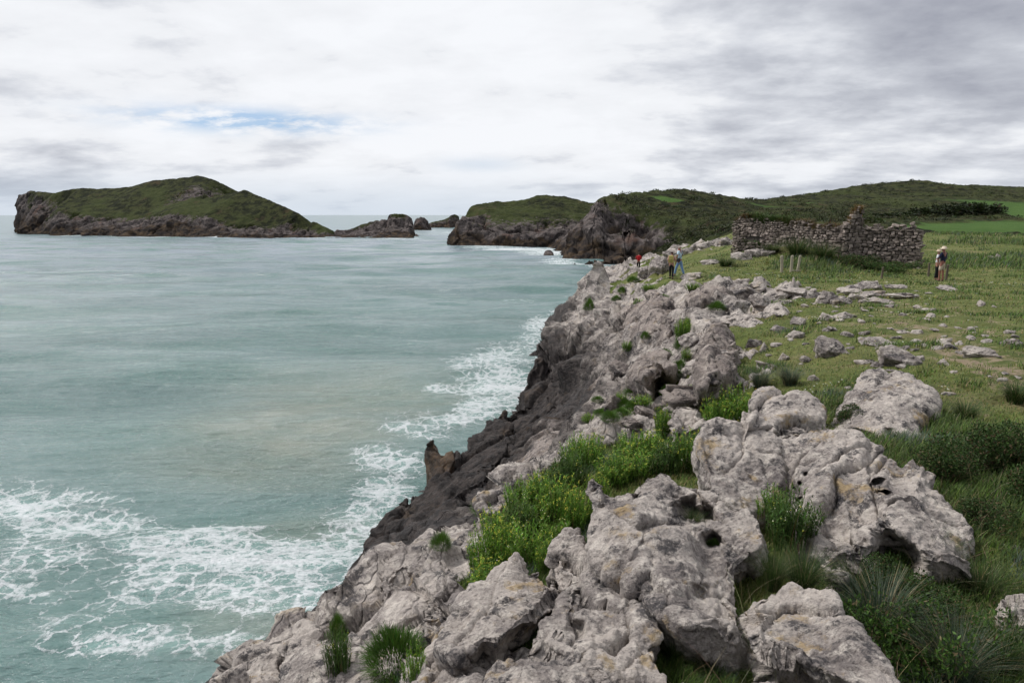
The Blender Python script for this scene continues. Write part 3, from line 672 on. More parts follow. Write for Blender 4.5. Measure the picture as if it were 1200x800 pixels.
# ---- headland behind the bay
R = []
for u, v in ((531, 288), (545, 289), (570, 289), (600, 288), (630, 288), (660, 289), (700, 289), (760, 289)):
    p = D(u, v, 12.); R += [(p[0], p[1], .2, 1, 1, 0), (p[0]*.93, p[1]*.93, -5, 1, 1, 0)]
def q(R, u, v, y, k=0., w=0., f=0.): p = Yp(u, v, y); R.append((p[0], p[1], p[2], k, w, f))
for u, v, y, k, w in ((531, 283, 268, 1, .8), (532, 268, 272, 1, .6), (538, 258, 276, 1, .3), (545, 265, 274, .9, .3), (556, 262, 274, .5, 0), (548, 253, 280, .8, .2), (560, 279, 268, 1, .6), (580, 276, 268, .95, .3), (600, 278, 268, .9, .2), (630, 274, 270, .9, .1), (660, 274, 268, .9, .1), (700, 276, 270, .9, 0), (580, 264, 276, .5, 0), (620, 262, 280, .5, 0), (660, 262, 280, .5, 0), (600, 252, 290, .15, 0), (650, 250, 292, .2, 0), (570, 250, 290, .35, 0), (700, 260, 290, .3, 0)): q(R, u, v, y, k, w)
for u, v, y in ((550, 246, 300), (553, 241, 303), (565, 238.5, 306), (585, 237.5, 308), (600, 236.5, 310), (617, 235, 312), (626, 233, 316), (630, 229.5, 318), (640, 229, 320), (650, 231, 322), (660, 230.5, 322), (675, 234, 325), (690, 238, 328), (720, 240, 330), (780, 240, 330)):
    q(R, u, v, y, .1); q(R, u, v+6, y*1.1); q(R, u, v+60, y*1.3)
p = Yp(522, 284, 285); R.append((p[0], p[1], -4, 1, 1, 0)); p = Yp(524, 270, 330); R.append((p[0], p[1], -4, 1, 1, 0)); p = Yp(536, 262, 310); R.append((p[0], p[1], 2, 1, 1, 0)); p = Yp(522, 290, 250); R.append((p[0], p[1], -4, 1, 1, 0))
far_land('headland', R, rad(515), rad(790), 235, 440, 640, 330, 1.5, bush=.5)
# ---- the long island
R = []
sil = ((20.5, 250), (21, 233), (24, 228.5), (30, 226), (43, 224), (55, 225.5), (62, 227.5), (70, 224.5), (78, 222.5), (93, 220.5), (115, 221.5), (133, 221), (150, 219.5), (157, 218), (168, 214.5), (180, 211.5), (195, 210.5), (207, 209.5), (218, 208), (230, 205.8), (238, 207), (250, 210.5), (287, 223), (320, 236.5), (350, 250), (366, 259), (380, 269))
base_v = lambda u: np.interp(u, [20, 66, 200, 300, 392], [272.6, 275.6, 276.9, 278., 278.4])
sy = lambda u: 12*.983/((base_v(u)-251)/800*.983)     # distance of the waterline
for u in (21, 40, 66, 90, 120, 160, 200, 240, 280, 320, 360, 392):
    v = base_v(u); p = D(u, v, 12.); R += [(p[0], p[1], .2, 1, .9, 0), (p[0]*.95, p[1]*.95, -5, 1, 1, 0)]; Y0 = p[1]
    cl = np.interp(u, [20, 60, 100, 150, 200, 235, 260, 300, 350, 392], [232, 250, 254, 260, 252, 254, 265, 268, 271, 276])
    q(R, u, cl+5, Y0+14, .95, .25); q(R, u, (cl+v)/2+3, Y0+7, 1, .6); q(R, u, cl-5, Y0+22, .15 if u > 60 else .8, 0)
for u, v in sil:
    Y0 = D(u, base_v(u), 12.)[1]; Y1 = Y0+np.interp(u, [20, 60, 240, 380], [22, 50, 75, 15])
    q(R, u, v, Y1, .7 if u < 40 else .05); p = Yp(u, v, Y1); R.append((p[0]*1.05, p[1]*1.05, max(p[2]-2.5, -4), .2, 0, 0)); R.append((p[0]*1.22, p[1]*1.22, -4, 1, 1, 0))
q(R, 200, 262, 389, 1, 1); q(R, 232, 229, 425, .75); q(R, 226, 234, 418, .25); q(R, 240, 233, 420, .25); q(R, 205, 268, 385, 1, 1)
p = Yp(14, 268, 440); R.append((p[0], p[1], -4, 1, 1, 0)); p = Yp(14, 240, 500); R.append((p[0], p[1], -4, 1, 1, 0)); p = Yp(396, 278, 400); R.append((p[0], p[1], -4, 1, 1, 0)); p = Yp(397, 274, 440); R.append((p[0], p[1], -4, 1, 1, 0))
far_land('island', R, rad(8), rad(400), 350, 620, 780, 330, 1.5, bush=.35)
# ---- low islet with its square stack
R = []
for u, v in ((372, 278), (384, 278.2), (400, 278.5), (420, 278.5), (440, 278.5), (452, 278.7), (466, 278.7), (478, 278.7), (484, 278.5)):
    p = D(u, v, 12.); R += [(p[0], p[1], .2, 1, .8, 0), (p[0]*.95, p[1]*.95, -5, 1, 1, 0)]
for u, v, k in ((374, 276, 1), (384, 275, 1), (396, 271.5, .9), (410, 269, .5), (420, 265.5, .4), (430, 262, .4), (440, 260, .5), (451, 258.5, .9), (453.5, 262, 1), (455.5, 253, .7), (460, 251.5, .3), (470, 251, .3), (477, 252, .4), (481.5, 256, .8), (484, 268, 1)):
    q(R, u, v, 392, k, 0); q(R, u, v+1, 402, k, 0); q(R, u, 276, 415, 1, 1); q(R, u, (v+278)/2+1, 386, 1, .3)
for u in (366, 489):
    for y in (360, 385, 400, 420): p = Yp(u, 278, y); R.append((p[0], p[1], -4, 1, 1, 0))
q(R, 415, 274, 384, .8, .2); q(R, 435, 270, 385, .6, 0)
for u in (372, 430, 484): p = Yp(u, 278, 440); R.append((p[0], p[1], -4, 1, 1, 0))
far_land('islet', R, rad(364), rad(492), 350, 450, 420, 260, 1.1, bush=.5)
# ---- distant stacks
def stack(name, pts, vbase, y, rough=1.5, k=.9):
    R = []; us = [a for a, b in pts]
    for u, v in pts:
        q(R, u, v, y, k, .2); q(R, u, v+.6, y*1.02, k, .2); w = Yp(u, vbase, y*.985); R.append((w[0], w[1], 0, 1, .8, 0)); w = Yp(u, vbase, y*1.04); R.append((w[0], w[1], -3, 1, .8, 0)); w = Yp(u, vbase, y*.96); R.append((w[0], w[1], -3, 1, .8, 0))
    for u in (us[0]-3, us[-1]+3):
        for e in (.95, 1., 1.05): w = Yp(u, vbase, y*e); R.append((w[0], w[1], -4, 1, .8, 0))
    far_land(name, R, rad(us[0]-4), rad(us[-1]+4), y*.95, y*1.05, 200, 120, rough, bush=.5)
stack('sea_stack', ((485, 263), (487, 259), (490, 257), (493, 256), (496, 259), (500, 261.5), (504, 265.5)), 269, 545)
stack('sea_stack', ((503, 262), (510, 260), (518, 258.5), (524, 257), (529, 252.5), (533, 251.5), (537, 254), (538, 262)), 266.5, 650, k=.35)
stack('sea_stack', ((636, 297), (638, 293.5), (642, 292), (646, 292.5), (649, 296)), 299, 203, .5)
stack('sea_stack', ((485.5, 277.5), (488, 274.8), (491, 277.6)), 278.8, 380, .3)

# ------------------------------------------------------------------ sea
def build_sea():
    th = np.linspace(math.radians(-58), math.radians(40), 1000)
    lr = np.concatenate([np.linspace(math.log(6), math.log(420), 1300), np.linspace(math.log(430), math.log(9000), 60)])
    T, Lr = np.meshgrid(th, lr, indexing='ij'); r = np.exp(Lr)
    P = np.stack([r*np.sin(T), r*np.cos(T), np.zeros_like(r)], -1).reshape(-1, 3).astype(np.float32)
    rr = r.ravel(); res = rr*.0034
    z = np.zeros(len(P), np.float32)
    W = P.copy(); c_, s_ = math.cos(.10), math.sin(.10)
    W = np.stack([P[:, 0]*c_+P[:, 1]*s_, -P[:, 0]*s_+P[:, 1]*c_, P[:, 2]], 1)
    W[:, 1] += 2.2*perlin(P, .045, 70)
    sw = perlin(W, (.022, .085, 0), 71); z += .85*(np.exp(1.2*sw)-1.3)*fade(10., res)
    sw2 = perlin(W, (.07, .22, 0), 72); z += .24*(1-np.abs(sw2)*2)*fade(5., res)
    for k, (fx, fy, am) in enumerate(((.16, .5, .07), (.35, 1.0, .042), (.8, 2.0, .022), (1.7, 3.6, .010))):
        z += am*(1-2*np.abs(perlin(W, (fx, fy, 0), 73+k)))*fade(1/fy, res)
    u, v = project(P)
    foam = np.zeros(len(P), np.float32); sand = np.zeros(len(P), np.float32)
    def blob(arr, cu, cv, su, sv, a, rot=0.):
        du = u-cu; dv = v-cv; x = du*math.cos(rot)+dv*math.sin(rot); y = -du*math.sin(rot)+dv*math.cos(rot)
        np.maximum(arr, a*np.exp(-((x/su)**2+(y/sv)**2)**1.5), out=arr)
    for b in ((40, 600, 70, 26, .72, .15), (130, 615, 110, 28, .62, .1), (250, 650, 130, 38, .85, .08), (350, 655, 95, 34, .85, .05), (330, 700, 130, 48, .66, 0), (200, 690, 90, 40, .55, 0), (60, 670, 80, 60, .42, 0), (40, 710, 45, 22, .55, 0), (150, 775, 110, 25, .60, 0), (260, 790, 60, 30, .5, 0), (110, 740, 90, 40, .36, 0), (30, 570, 50, 14, .5, 0), (90, 575, 70, 8, .5, .1), (400, 640, 40, 60, .6, 0),
              (455, 535, 45, 20, .60, .1), (450, 570, 38, 32, .75, .2), (425, 600, 25, 30, .72, 0), (495, 500, 55, 16, .42, 0), (560, 480, 40, 20, .72, -.4), (590, 455, 55, 28, .8, 0), (575, 425, 60, 18, .58, 0), (600, 410, 45, 14, .55, 0), (525, 452, 30, 6, .6, 0), (545, 492, 40, 12, .7, -.2), (640, 378, 28, 9, .85, 0), (630, 392, 30, 8, .55, 0), (660, 372, 22, 10, .7, 0), (605, 350, 30, 3, .25, 0),
              (610, 292.5, 55, 3.0, .95, 0), (650, 297, 40, 3, .9, 0), (575, 289.5, 35, 1.4, .6, 0), (675, 309, 40, 2.5, .8, .05), (660, 305, 22, 4, .55, 0), (735, 313, 30, 1.6, .6, 0), (250, 277.8, 130, .8, .75, 0), (100, 275.6, 40, .7, .7, 0), (370, 279, 40, .7, .6, 0), (470, 279.4, 30, .8, .6, 0), (530, 272, 20, 1.5, .4, 0), (500, 270, 15, 1.0, .4, 0)):
        blob(foam, *b)
    for b in ((350, 500, 150, 55, .75, -.15), (420, 470, 160, 40, .6, 0), (300, 540, 150, 30, .5, 0), (380, 620, 120, 30, .45, 0), (300, 760, 90, 50, .5, 0)): blob(sand, *b)
    P[:, 2] = z
    me = mesh_np('sea', P, grid_faces(len(th), len(lr)), [M['water']], True, {'foam': foam, 'sand': sand})
    tag(link('sea', me), kind='structure')
build_sea()
# ------------------------------------------------------------------ limestone blocks
def voxel(V, F, size):
    me = bpy.data.meshes.new('tmp'); me.from_pydata([tuple(map(float, v)) for v in V], [], [tuple(map(int, f)) for f in F]); me.update()
    o = bpy.data.objects.new('tmp', me); COL.objects.link(o)
    m = o.modifiers.new('r', 'REMESH'); m.mode = 'VOXEL'; m.voxel_size = size; m.adaptivity = 0
    dg = bpy.context.evaluated_depsgraph_get(); ev = o.evaluated_get(dg); em = ev.to_mesh()
    n = len(em.vertices); v = np.empty(n*3, np.float32); em.vertices.foreach_get('co', v)
    fc = len(em.polygons); ls = np.empty(fc, np.int32); em.polygons.foreach_get('loop_start', ls); vi = np.empty(len(em.loops), np.int32); em.loops.foreach_get('vertex_index', vi)
    f = np.stack([vi[ls], vi[ls+1], vi[ls+2], vi[np.minimum(ls+3, len(vi)-1)]], 1)
    ev.to_mesh_clear(); bpy.data.objects.remove(o); bpy.data.meshes.remove(me)
    return v.reshape(-1, 3), f
def vnormals(V, F):
    fn = np.cross(V[F[:, 2]]-V[F[:, 0]], V[F[:, 3]]-V[F[:, 1]])
    N = np.zeros_like(V)
    for k in range(4):
        for c in range(3): N[:, c] += np.bincount(F[:, k], fn[:, c], len(V))
    return N/np.maximum(np.linalg.norm(N, axis=1), 1e-12)[:, None]
def vsmooth(V, F, it):
    for _ in range(it):
        S = np.zeros_like(V); C = np.zeros(len(V), np.float32)
        for k in range(4):
            a, b = F[:, k], F[:, (k+1) % 4]
            for c in range(3): S[:, c] += np.bincount(a, V[b, c], len(V))
            C += np.bincount(a, minlength=len(V))
        V = V*.35+S/np.maximum(C, 1)[:, None]*.65
    return V.astype(np.float32)
def karst(V, F, k, seed, strength=1.0, sm=3, bed=(.35, -.3, .89), an=(1.5, .8, .9), det=1.0):
    """weather a block: k = pattern scale (1/m); broken planes, scoops with sharp rims, runnels, pits"""
    V = vsmooth(V, F, sm); N = vnormals(vsmooth(V, F, 14), F)
    size = float(np.sqrt(np.mean(np.sum((V[F[:, 0]]-V[F[:, 2]])**2, 1))))/1.4; res = np.full(len(V), size, np.float32)
    b = np.array(bed); b /= np.linalg.norm(b); c = np.cross(b, [0, 1, 0.]); c /= np.linalg.norm(c); e = np.cross(b, c)
    Q = (np.stack([V@b*an[0], V@c*an[1], V@e*an[2]], 1)*k+seed*3.1).astype(np.float32)
    Q += .22*np.stack([perlin(Q, 1.3, 31), perlin(Q, 1.3, 32), perlin(Q, 1.3, 33)], 1)
    h1, e1 = facets(Q, .9, seed+5, 1.1); h2, e2 = facets(Q+3, 2.6, seed+6, 1.0)
    sc1 = 1-np.abs(perlin(Q, 1.5, seed+1))*1.5; sc2 = 1-np.abs(perlin(Q, 4.2, seed+2))*1.5; sc3 = 1-np.abs(perlin(Q, 11., seed+3))*1.5
    rough_ = sstep(-.25, .35, perlin(Q, 1.1, seed+7))
    rj = np.random.default_rng(seed); jn = np.zeros(len(V), np.float32)
    for j in range(4):            # straight joints
        n0 = rj.normal(size=3); n0[2] *= .5; n0 /= np.linalg.norm(n0); x = (Q@n0.astype(np.float32))*rj.uniform(.5, .9)+.10*perlin(Q, 1.1, seed+30+j)+rj.uniform()
        jn = np.maximum(jn, np.exp(-((x-np.round(x))/.016)**2)*sstep(.0, .25, perlin(Q, .55, seed+40+j)))
    W = lambda q, fr, sd: np.minimum((wedge(q, fr, sd)+.42)/.9, 1)-1
    d = .10*h1+.13*scoop(Q, .72, seed+60)+.20*W(Q+2, .95, seed+63)+det*.050*scoop(Q+4, 2.2, seed+61)*(.35+.65*rough_)+det*.055*W(Q+5, 2.7, seed+65)*(.3+.7*rough_)+det*.024*scoop(Q+8, 5.6, seed+62)*(.3+.7*rough_)+det*.018*W(Q+8, 10., seed+64)*fade(1/(10*k), res)+.019*fbm(V, 13*k, 5, seed, res=res, gain=.74)-.020*sstep(.28, .5, perlin(Q, 8.5, seed+15))*rough_
    d += .12+.03*det
    d -= .04*np.exp(-(e1/.03)**2)+.10*jn
    pit = sstep(.45, .55, perlin(Q, 7.5, seed+12)); d -= .012*pit*rough_
    V2 = V+N*(d*strength/k)[:, None]
    N2 = vnormals(V2.astype(np.float32), F)
    V2 = V2+N2*((.010*ridged(V2.astype(np.float32), 9*k, 5, seed+20, res=res, gain=.65))*strength/k)[:, None]
    return V2.astype(np.float32)
def traced_rock(name, outline, inner, size, k, seed, label, cat='rock', group=None, depth=.55, back=.75, mat='rock', strength=1.0, holes=(), an=(1.5, .8, .9), bed=(.35, -.3, .89), sm=0, det=1.4):
    """outline and inner: (u, v, y) spots on the visible skin; the block is closed underneath and behind"""
    res_ = lambda p: Yp(*p) if p[2] > 0 else hit(p[0], p[1], -p[2], fn=base)     # a negative depth means: that high above the surveyed ground
    pts = [res_(p) for p in outline]+[res_(p) for p in inner]
    n = len(outline)
    q = [Vector((p[0], -p[1])) for p in list(outline)+list(inner)]
    vo, _, tris, ov, _, _ = geometry.delaunay_2d_cdt([Vector((a[0], -a[1])) for a in list(outline)+list(inner)], [(i, (i+1) % n) for i in range(n)], [], 1, 1e-5)
    idx = [o[0] for o in ov]
    T = [[idx[k2] for k2 in t] for t in tris]
    V = list(pts); m = len(V)
    for p in pts:
        gz = float(ground(p[0], p[1])); hgt = max(0.0, p[2]-gz); w = np.array([p[0], p[1]]); w = w/np.linalg.norm(w)
        bx = p[0]+w[0]*(back*hgt+.05); by = p[1]+w[1]*(back*hgt+.05)
        V.append(np.array([bx, by, min(p[2]-.12, float(ground(bx, by))-depth)]))
    def ccw(t):
        a, b, c = (V[i] for i in t); nn = np.cross(b-a, c-a); return nn@(np.array([0, 0, CAMZ])-a) > 0
    F = []
    for t in T:
        t = t if ccw(t) else t[::-1]
        F.append(tuple(t)); F.append(tuple(m+i for i in t[::-1]))
    ed = {}
    for t in F[::2]:
        for i in range(3): ed[(t[i], t[(i+1) % 3])] = 1
    for a, b in list(ed):
        if (b, a) not in ed: F.append((b, a, m+a)); F.append((b, m+a, m+b))
    v, f = voxel(V, F, size)
    V2 = karst(v, f, k, seed, strength, sm=sm, an=an, bed=bed, det=det)
    for hx, hy, hz, hr, hd in holes:       # weathered-out pockets: push the skin inwards
        c = Yp(hx, hy, hz); d = V2-c; dd = ray(hx, hy); dd = dd/np.linalg.norm(dd)
        al = d@dd; rad_ = np.linalg.norm(d-al[:, None]*dd, axis=1); w = np.exp(-(rad_/(hr*(1+.45*perlin(V2, 9., seed+70)+.2*perlin(V2, 25., seed+71))))**4)*(al < .25)
        V2 = V2+(w*hd)[:, None]*dd.astype(np.float32)
    c = np.array([V2[:, 0].mean(), V2[:, 1].mean(), V2[:, 2].min()], np.float32)
    o = link(name, mesh_np(name, V2-c, f, [M[mat]], True), loc=tuple(map(float, c)))
    return tag(o, label, cat, group)
BIG = 'big limestone blocks'
TRACED = []
def tr(*a, **k): TRACED.append(traced_rock(*a, **k))
tr('boulder', [(688, 562, 4.75), (692, 556, 4.8), (706, 560, 4.85), (720, 572, 4.85), (737, 566, 5.0), (752, 560, 5.1), (773, 549, 5.2), (782, 549, 5.2), (792, 556, 5.15), (798, 566, 5.1), (808, 562, 5.1), (817, 566, 5.05), (830, 572, 5.0), (845, 576, 4.95), (858, 590, 4.85), (875, 592, 4.75), (886, 600, 4.65), (895, 609, 4.5), (898, 625, 4.35), (886, 645, 4.2), (869, 658, 4.1), (868, 690, 3.85), (872, 720, 3.5), (878, 738, 3.3), (862, 740, 3.25), (840, 728, 3.3), (815, 730, 3.3), (795, 732, 3.35), (768, 714, 3.5), (752, 695, 3.7), (735, 678, 3.9), (712, 672, 4.05), (698, 655, 4.15), (690, 620, 4.4)],
   [(700, 600, 4.45), (735, 600, 4.5), (770, 590, 4.75), (730, 640, 4.15), (760, 640, 4.15), (783, 630, 4.25), (806, 620, 4.5), (838, 605, 4.65), (800, 660, 4.0), (828, 655, 4.25), (850, 640, 4.25), (862, 620, 4.4), (780, 690, 3.75), (815, 700, 3.75), (845, 690, 3.85), (845, 670, 4.0), (836, 715, 3.5), (820, 590, 4.8)],
   .0085, 1.5, 3, 'large pitted limestone block with ochre lichen and two holes worn through it', holes=((806, 596, 4.85, .085, .30), (822, 603, 4.75, .07, .30), (835, 633, 4.5, .055, .30), (818, 694, 3.7, .05, .10)), group=BIG)
tr('boulder', [(820, 512, 5.9), (826, 500, 6.1), (838, 490, 6.2), (850, 484, 6.3), (862, 487, 6.35), (872, 483, 6.35), (884, 484, 6.3), (892, 493, 6.25), (898, 503, 6.2), (908, 518, 6.1), (914, 545, 5.8), (912, 570, 5.45), (900, 596, 5.15), (880, 600, 5.0), (860, 595, 5.0), (838, 580, 5.15), (826, 560, 5.4), (820, 535, 5.65)],
   [(850, 510, 6.0), (875, 505, 6.0), (845, 545, 5.5), (875, 540, 5.6), (862, 560, 5.3), (890, 575, 5.25)],
   .009, 1.4, 5, 'rounded limestone knob with scalloped top, behind the block with two holes', group=BIG)
tr('boulder', [(902, 512, 6.3), (912, 502, 6.5), (940, 505, 6.5), (962, 498, 6.5), (985, 500, 6.4), (1000, 506, 6.3), (1015, 516, 6.1), (1030, 532, 5.8), (1045, 537, 5.7), (1058, 545, 5.6), (1070, 535, 5.6), (1082, 545, 5.45), (1094, 556, 5.3), (1090, 568, 5.15), (1105, 580, 5.05), (1122, 600, 4.85), (1136, 612, 4.7), (1145, 628, 4.55), (1145, 645, 4.4), (1162, 665, 4.2), (1150, 668, 4.1), (1128, 655, 4.1), (1110, 652, 4.1), (1090, 650, 4.15), (1080, 655, 4.1), (1066, 640, 4.25), (1058, 622, 4.35), (1040, 616, 4.4), (1032, 632, 4.3), (1026, 655, 4.1), (1008, 662, 4.05), (992, 655, 4.15), (985, 672, 4.0), (976, 668, 4.1), (966, 652, 4.25), (955, 640, 4.35), (948, 615, 4.6), (935, 596, 4.85), (918, 590, 5.1), (908, 560, 5.6), (902, 535, 6.0)],
   [(930, 530, 6.0), (960, 520, 6.1), (990, 525, 5.9), (915, 540, 5.9), (935, 548, 5.6), (975, 540, 5.6), (1000, 545, 5.5), (1005, 532, 5.7), (1015, 545, 5.3), (1035, 552, 5.15), (955, 570, 5.1), (985, 568, 5.05), (995, 590, 4.75), (1040, 575, 4.75), (1075, 575, 4.8), (1090, 600, 4.6), (1110, 620, 4.45), (1060, 600, 4.55), (1000, 620, 4.4), (970, 600, 4.7), (980, 640, 4.25), (1125, 635, 4.35), (1020, 600, 4.6)],
   .0085, 1.35, 9, 'largest limestone mass of the outcrop, with an undercut arch on its right', holes=((1027, 563, 5.0, .05, .22), (1035, 574, 4.85, .04, .2), (1046, 650, 4.3, .14, .22), (1062, 656, 4.3, .10, .18), (945, 556, 5.5, .02, .12), (937, 566, 5.3, .02, .12)), group=BIG)
tr('boulder', [(962, 496, 7.6), (968, 478, 7.9), (975, 466, 8.1), (990, 458, 8.3), (1000, 454, 8.4), (1006, 444, 8.5), (1018, 438, 8.6), (1034, 438, 8.6), (1042, 446, 8.5), (1050, 437, 8.6), (1064, 439, 8.5), (1074, 450, 8.3), (1085, 468, 8.0), (1086, 480, 7.8), (1074, 486, 7.5), (1072, 505, 7.1), (1078, 520, 6.8), (1066, 536, 6.6), (1052, 534, 6.6), (1040, 515, 6.8), (1020, 505, 7.0), (1000, 497, 7.2), (980, 503, 7.3)],
   [(1000, 478, 7.6), (1030, 480, 7.5), (1055, 480, 7.5), (1020, 458, 8.1), (1060, 460, 8.1), (1045, 500, 7.1), (1062, 510, 6.9), (985, 485, 7.6)],
   .012, 1.1, 13, 'broad limestone block with two knobs on top, behind the largest rock mass', holes=((1041, 506, 7.0, .04, .15),), group=BIG)
tr('boulder', [(878, 500, 7.2), (884, 474, 7.9), (895, 465, 8.1), (912, 466, 8.0), (922, 472, 7.9), (930, 466, 8.0), (944, 470, 7.9), (960, 480, 7.7), (966, 496, 7.3), (952, 508, 6.9), (920, 506, 6.9), (898, 506, 7.0)], [(905, 485, 7.4), (935, 488, 7.3)],
   .012, 1.2, 17, 'low weathered limestone ledge behind the scalloped knob and beside the yellow-flowered plant', group=BIG)
tr('boulder', [(866, 704, 3.6), (880, 694, 3.7), (900, 691, 3.75), (928, 690, 3.75), (940, 697, 3.7), (958, 695, 3.7), (974, 698, 3.65), (984, 712, 3.5), (998, 724, 3.4), (1006, 744, 3.2), (1022, 760, 3.1), (1034, 778, 2.95), (1050, 806, 2.75), (1020, 812, 2.65), (985, 792, 2.75), (955, 778, 2.85), (925, 765, 2.95), (900, 762, 3.0), (880, 752, 3.1), (872, 730, 3.3)],
   [(905, 720, 3.45), (945, 722, 3.45), (970, 740, 3.25), (920, 742, 3.2), (955, 760, 3.05), (995, 765, 3.0), (1015, 785, 2.85)],
   .007, 1.7, 21, 'long sloping limestone slab with ochre lichen, lowest block in front of the dark hollow', group=BIG)
tr('boulder', [(866, 800, 2.8), (880, 788, 2.9), (900, 790, 2.88), (920, 785, 2.9), (938, 788, 2.85), (950, 797, 2.8), (960, 812, 2.7), (930, 840, 2.5), (880, 840, 2.5)], [(905, 805, 2.75)], .007, 2.2, 23, 'small limestone hump in the grass below the sloping slab', group=BIG)
# the jagged front group
tr('boulder', [(536, 720, 4.1), (545, 700, 4.25), (556, 690, 4.3), (572, 684, 4.35), (580, 672, 4.45), (596, 662, 4.5), (606, 652, 4.55), (613, 658, 4.5), (620, 668, 4.4), (626, 660, 4.45), (636, 668, 4.4), (646, 676, 4.3), (658, 680, 4.25), (668, 684, 4.2), (662, 694, 4.0), (648, 706, 3.85), (632, 716, 3.7), (612, 726, 3.6), (596, 738, 3.5), (582, 750, 3.4), (566, 748, 3.45), (552, 762, 3.35), (535, 770, 3.35), (515, 762, 3.5), (515, 740, 3.8)],
   [(575, 705, 4.0), (605, 690, 4.1), (635, 690, 4.05), (560, 730, 3.7), (600, 712, 3.85)],
   .007, 1.7, 27, 'tilted limestone plate with a toothed upper edge, under the flowering plants', group=BIG, depth=.3, back=1.5, strength=.8)
tr('boulder', [(640, 650, 4.5), (646, 640, 4.6), (656, 630, 4.72), (664, 620, 4.8), (677, 621, 4.75), (682, 634, 4.6), (684, 646, 4.5), (690, 656, 4.35), (690, 668, 4.25), (698, 676, 4.15), (702, 690, 4.0), (708, 697, 3.9), (717, 698, 3.85), (726, 704, 3.8), (732, 716, 3.7), (744, 710, 3.7), (752, 718, 3.6), (768, 732, 3.45), (771, 744, 3.35), (762, 756, 3.25), (766, 775, 3.1), (785, 790, 2.95), (806, 792, 2.9), (822, 812, 2.75), (800, 850, 2.4), (740, 860, 2.35), (700, 850, 2.4), (690, 815, 2.65), (672, 780, 2.9), (650, 765, 3.05), (628, 764, 3.1), (615, 750, 3.2), (628, 728, 3.45), (645, 712, 3.65), (660, 696, 3.85), (655, 680, 4.05), (643, 668, 4.25)],
   [(665, 655, 4.35), (680, 690, 3.9), (700, 715, 3.65), (672, 720, 3.5), (650, 735, 3.35), (700, 745, 3.3), (725, 735, 3.45), (745, 735, 3.4), (720, 770, 3.05), (745, 775, 3.0), (680, 750, 3.15), (715, 800, 2.75), (760, 810, 2.7), (790, 810, 2.7)],
   .0075, 1.6, 31, 'ragged limestone spur rising to a point beside the grassy cleft, front centre', group=BIG, holes=((675, 738, 3.4, .05, .10),))
tr('boulder', [(563, 806, 2.75), (572, 785, 2.9), (582, 768, 3.0), (600, 766, 3.0), (622, 764, 3.0), (640, 772, 2.95), (660, 765, 2.98), (680, 768, 2.95), (700, 782, 2.85), (706, 802, 2.7), (700, 850, 2.4), (640, 870, 2.25), (570, 860, 2.3), (545, 835, 2.5)], [(620, 800, 2.7), (670, 800, 2.7), (600, 825, 2.5)],
   .007, 1.8, 35, 'flat pale limestone hump at the very bottom edge of the view', group=BIG)
tr('boulder', [(500, 748, 4.1), (496, 730, 4.3), (505, 715, 4.45), (515, 725, 4.3), (526, 728, 4.2), (540, 726, 4.1), (540, 748, 3.8), (545, 775, 3.4), (560, 790, 3.2), (566, 812, 2.85), (545, 840, 2.6), (505, 835, 2.75), (480, 820, 3.0), (470, 795, 3.3), (484, 780, 3.5), (495, 770, 3.7)], [(520, 750, 3.85), (515, 785, 3.4), (535, 800, 3.1), (505, 810, 3.1)], .008, 1.8, 41, 'dark-streaked limestone rib left of the tilted plate')
tr('boulder', [(426, 666, 6.7), (430, 658, 6.85), (440, 652, 7.0), (452, 650, 7.0), (458, 640, 7.2), (470, 636, 7.3), (482, 641, 7.2), (490, 648, 7.0), (500, 642, 7.1), (512, 640, 7.1), (530, 650, 6.8), (542, 660, 6.5), (556, 668, 6.2), (556, 690, 5.7), (545, 700, 5.5), (530, 706, 5.4), (515, 700, 5.5), (500, 712, 5.4), (486, 706, 5.5), (470, 700, 5.7), (455, 694, 5.9), (446, 692, 6.0), (440, 678, 6.3)], [(465, 660, 6.6), (490, 670, 6.2), (520, 670, 6.2), (475, 685, 6.0), (530, 685, 5.85)],
   .010, 1.2, 43, 'pale limestone shoulder above the black sea rocks, left end of the flowering plants', det=1.7, group=BIG, holes=((470, 678, 6.3, .09, .25), (515, 655, 6.7, .06, .2)))
tr('boulder', [(495, 715, 5.1), (500, 700, 5.3), (512, 696, 5.35), (522, 704, 5.2), (530, 712, 5.0), (540, 700, 5.1), (550, 690, 5.2), (560, 700, 5.0), (548, 720, 4.7), (530, 735, 4.5), (512, 735, 4.6), (500, 728, 4.8)], [(520, 718, 4.9)], .009, 1.7, 47, 'knobbly limestone lump between the grass cushion and the tilted plate', det=1.7)
tr('boulder', [(283, 772, 5.7), (284, 758, 5.9), (300, 756, 5.9), (312, 760, 5.8), (320, 768, 5.7), (330, 785, 5.4), (335, 815, 4.9), (320, 850, 4.4), (292, 840, 4.5), (288, 800, 5.1)], [(305, 785, 5.3)], .010, 1.5, 49, 'cracked grey rock at the far left corner over the foam', det=1.7)
tr('boulder', [(325, 760, 5.5), (326, 745, 5.8), (336, 741, 5.9), (346, 750, 5.7), (352, 738, 5.8), (362, 736, 5.8), (375, 745, 5.6), (385, 758, 5.3), (388, 785, 4.9), (390, 830, 4.3), (345, 840, 4.3), (332, 800, 4.9)], [(358, 765, 5.2), (360, 795, 4.8)], .010, 1.5, 53, 'upright pale rock with a dark hollow top at the left cliff edge', det=1.7)
tr('boulder', [(352, 730, 6.2), (355, 718, 6.4), (370, 710, 6.5), (385, 707, 6.5), (395, 710, 6.4), (403, 698, 6.6), (416, 696, 6.6), (420, 705, 6.4), (415, 722, 6.0), (398, 733, 5.8), (375, 738, 5.8), (360, 740, 5.9)], [(385, 722, 6.0)], .010, 1.4, 57, 'dark overhanging rock at the left cliff edge above the foam', det=1.7)
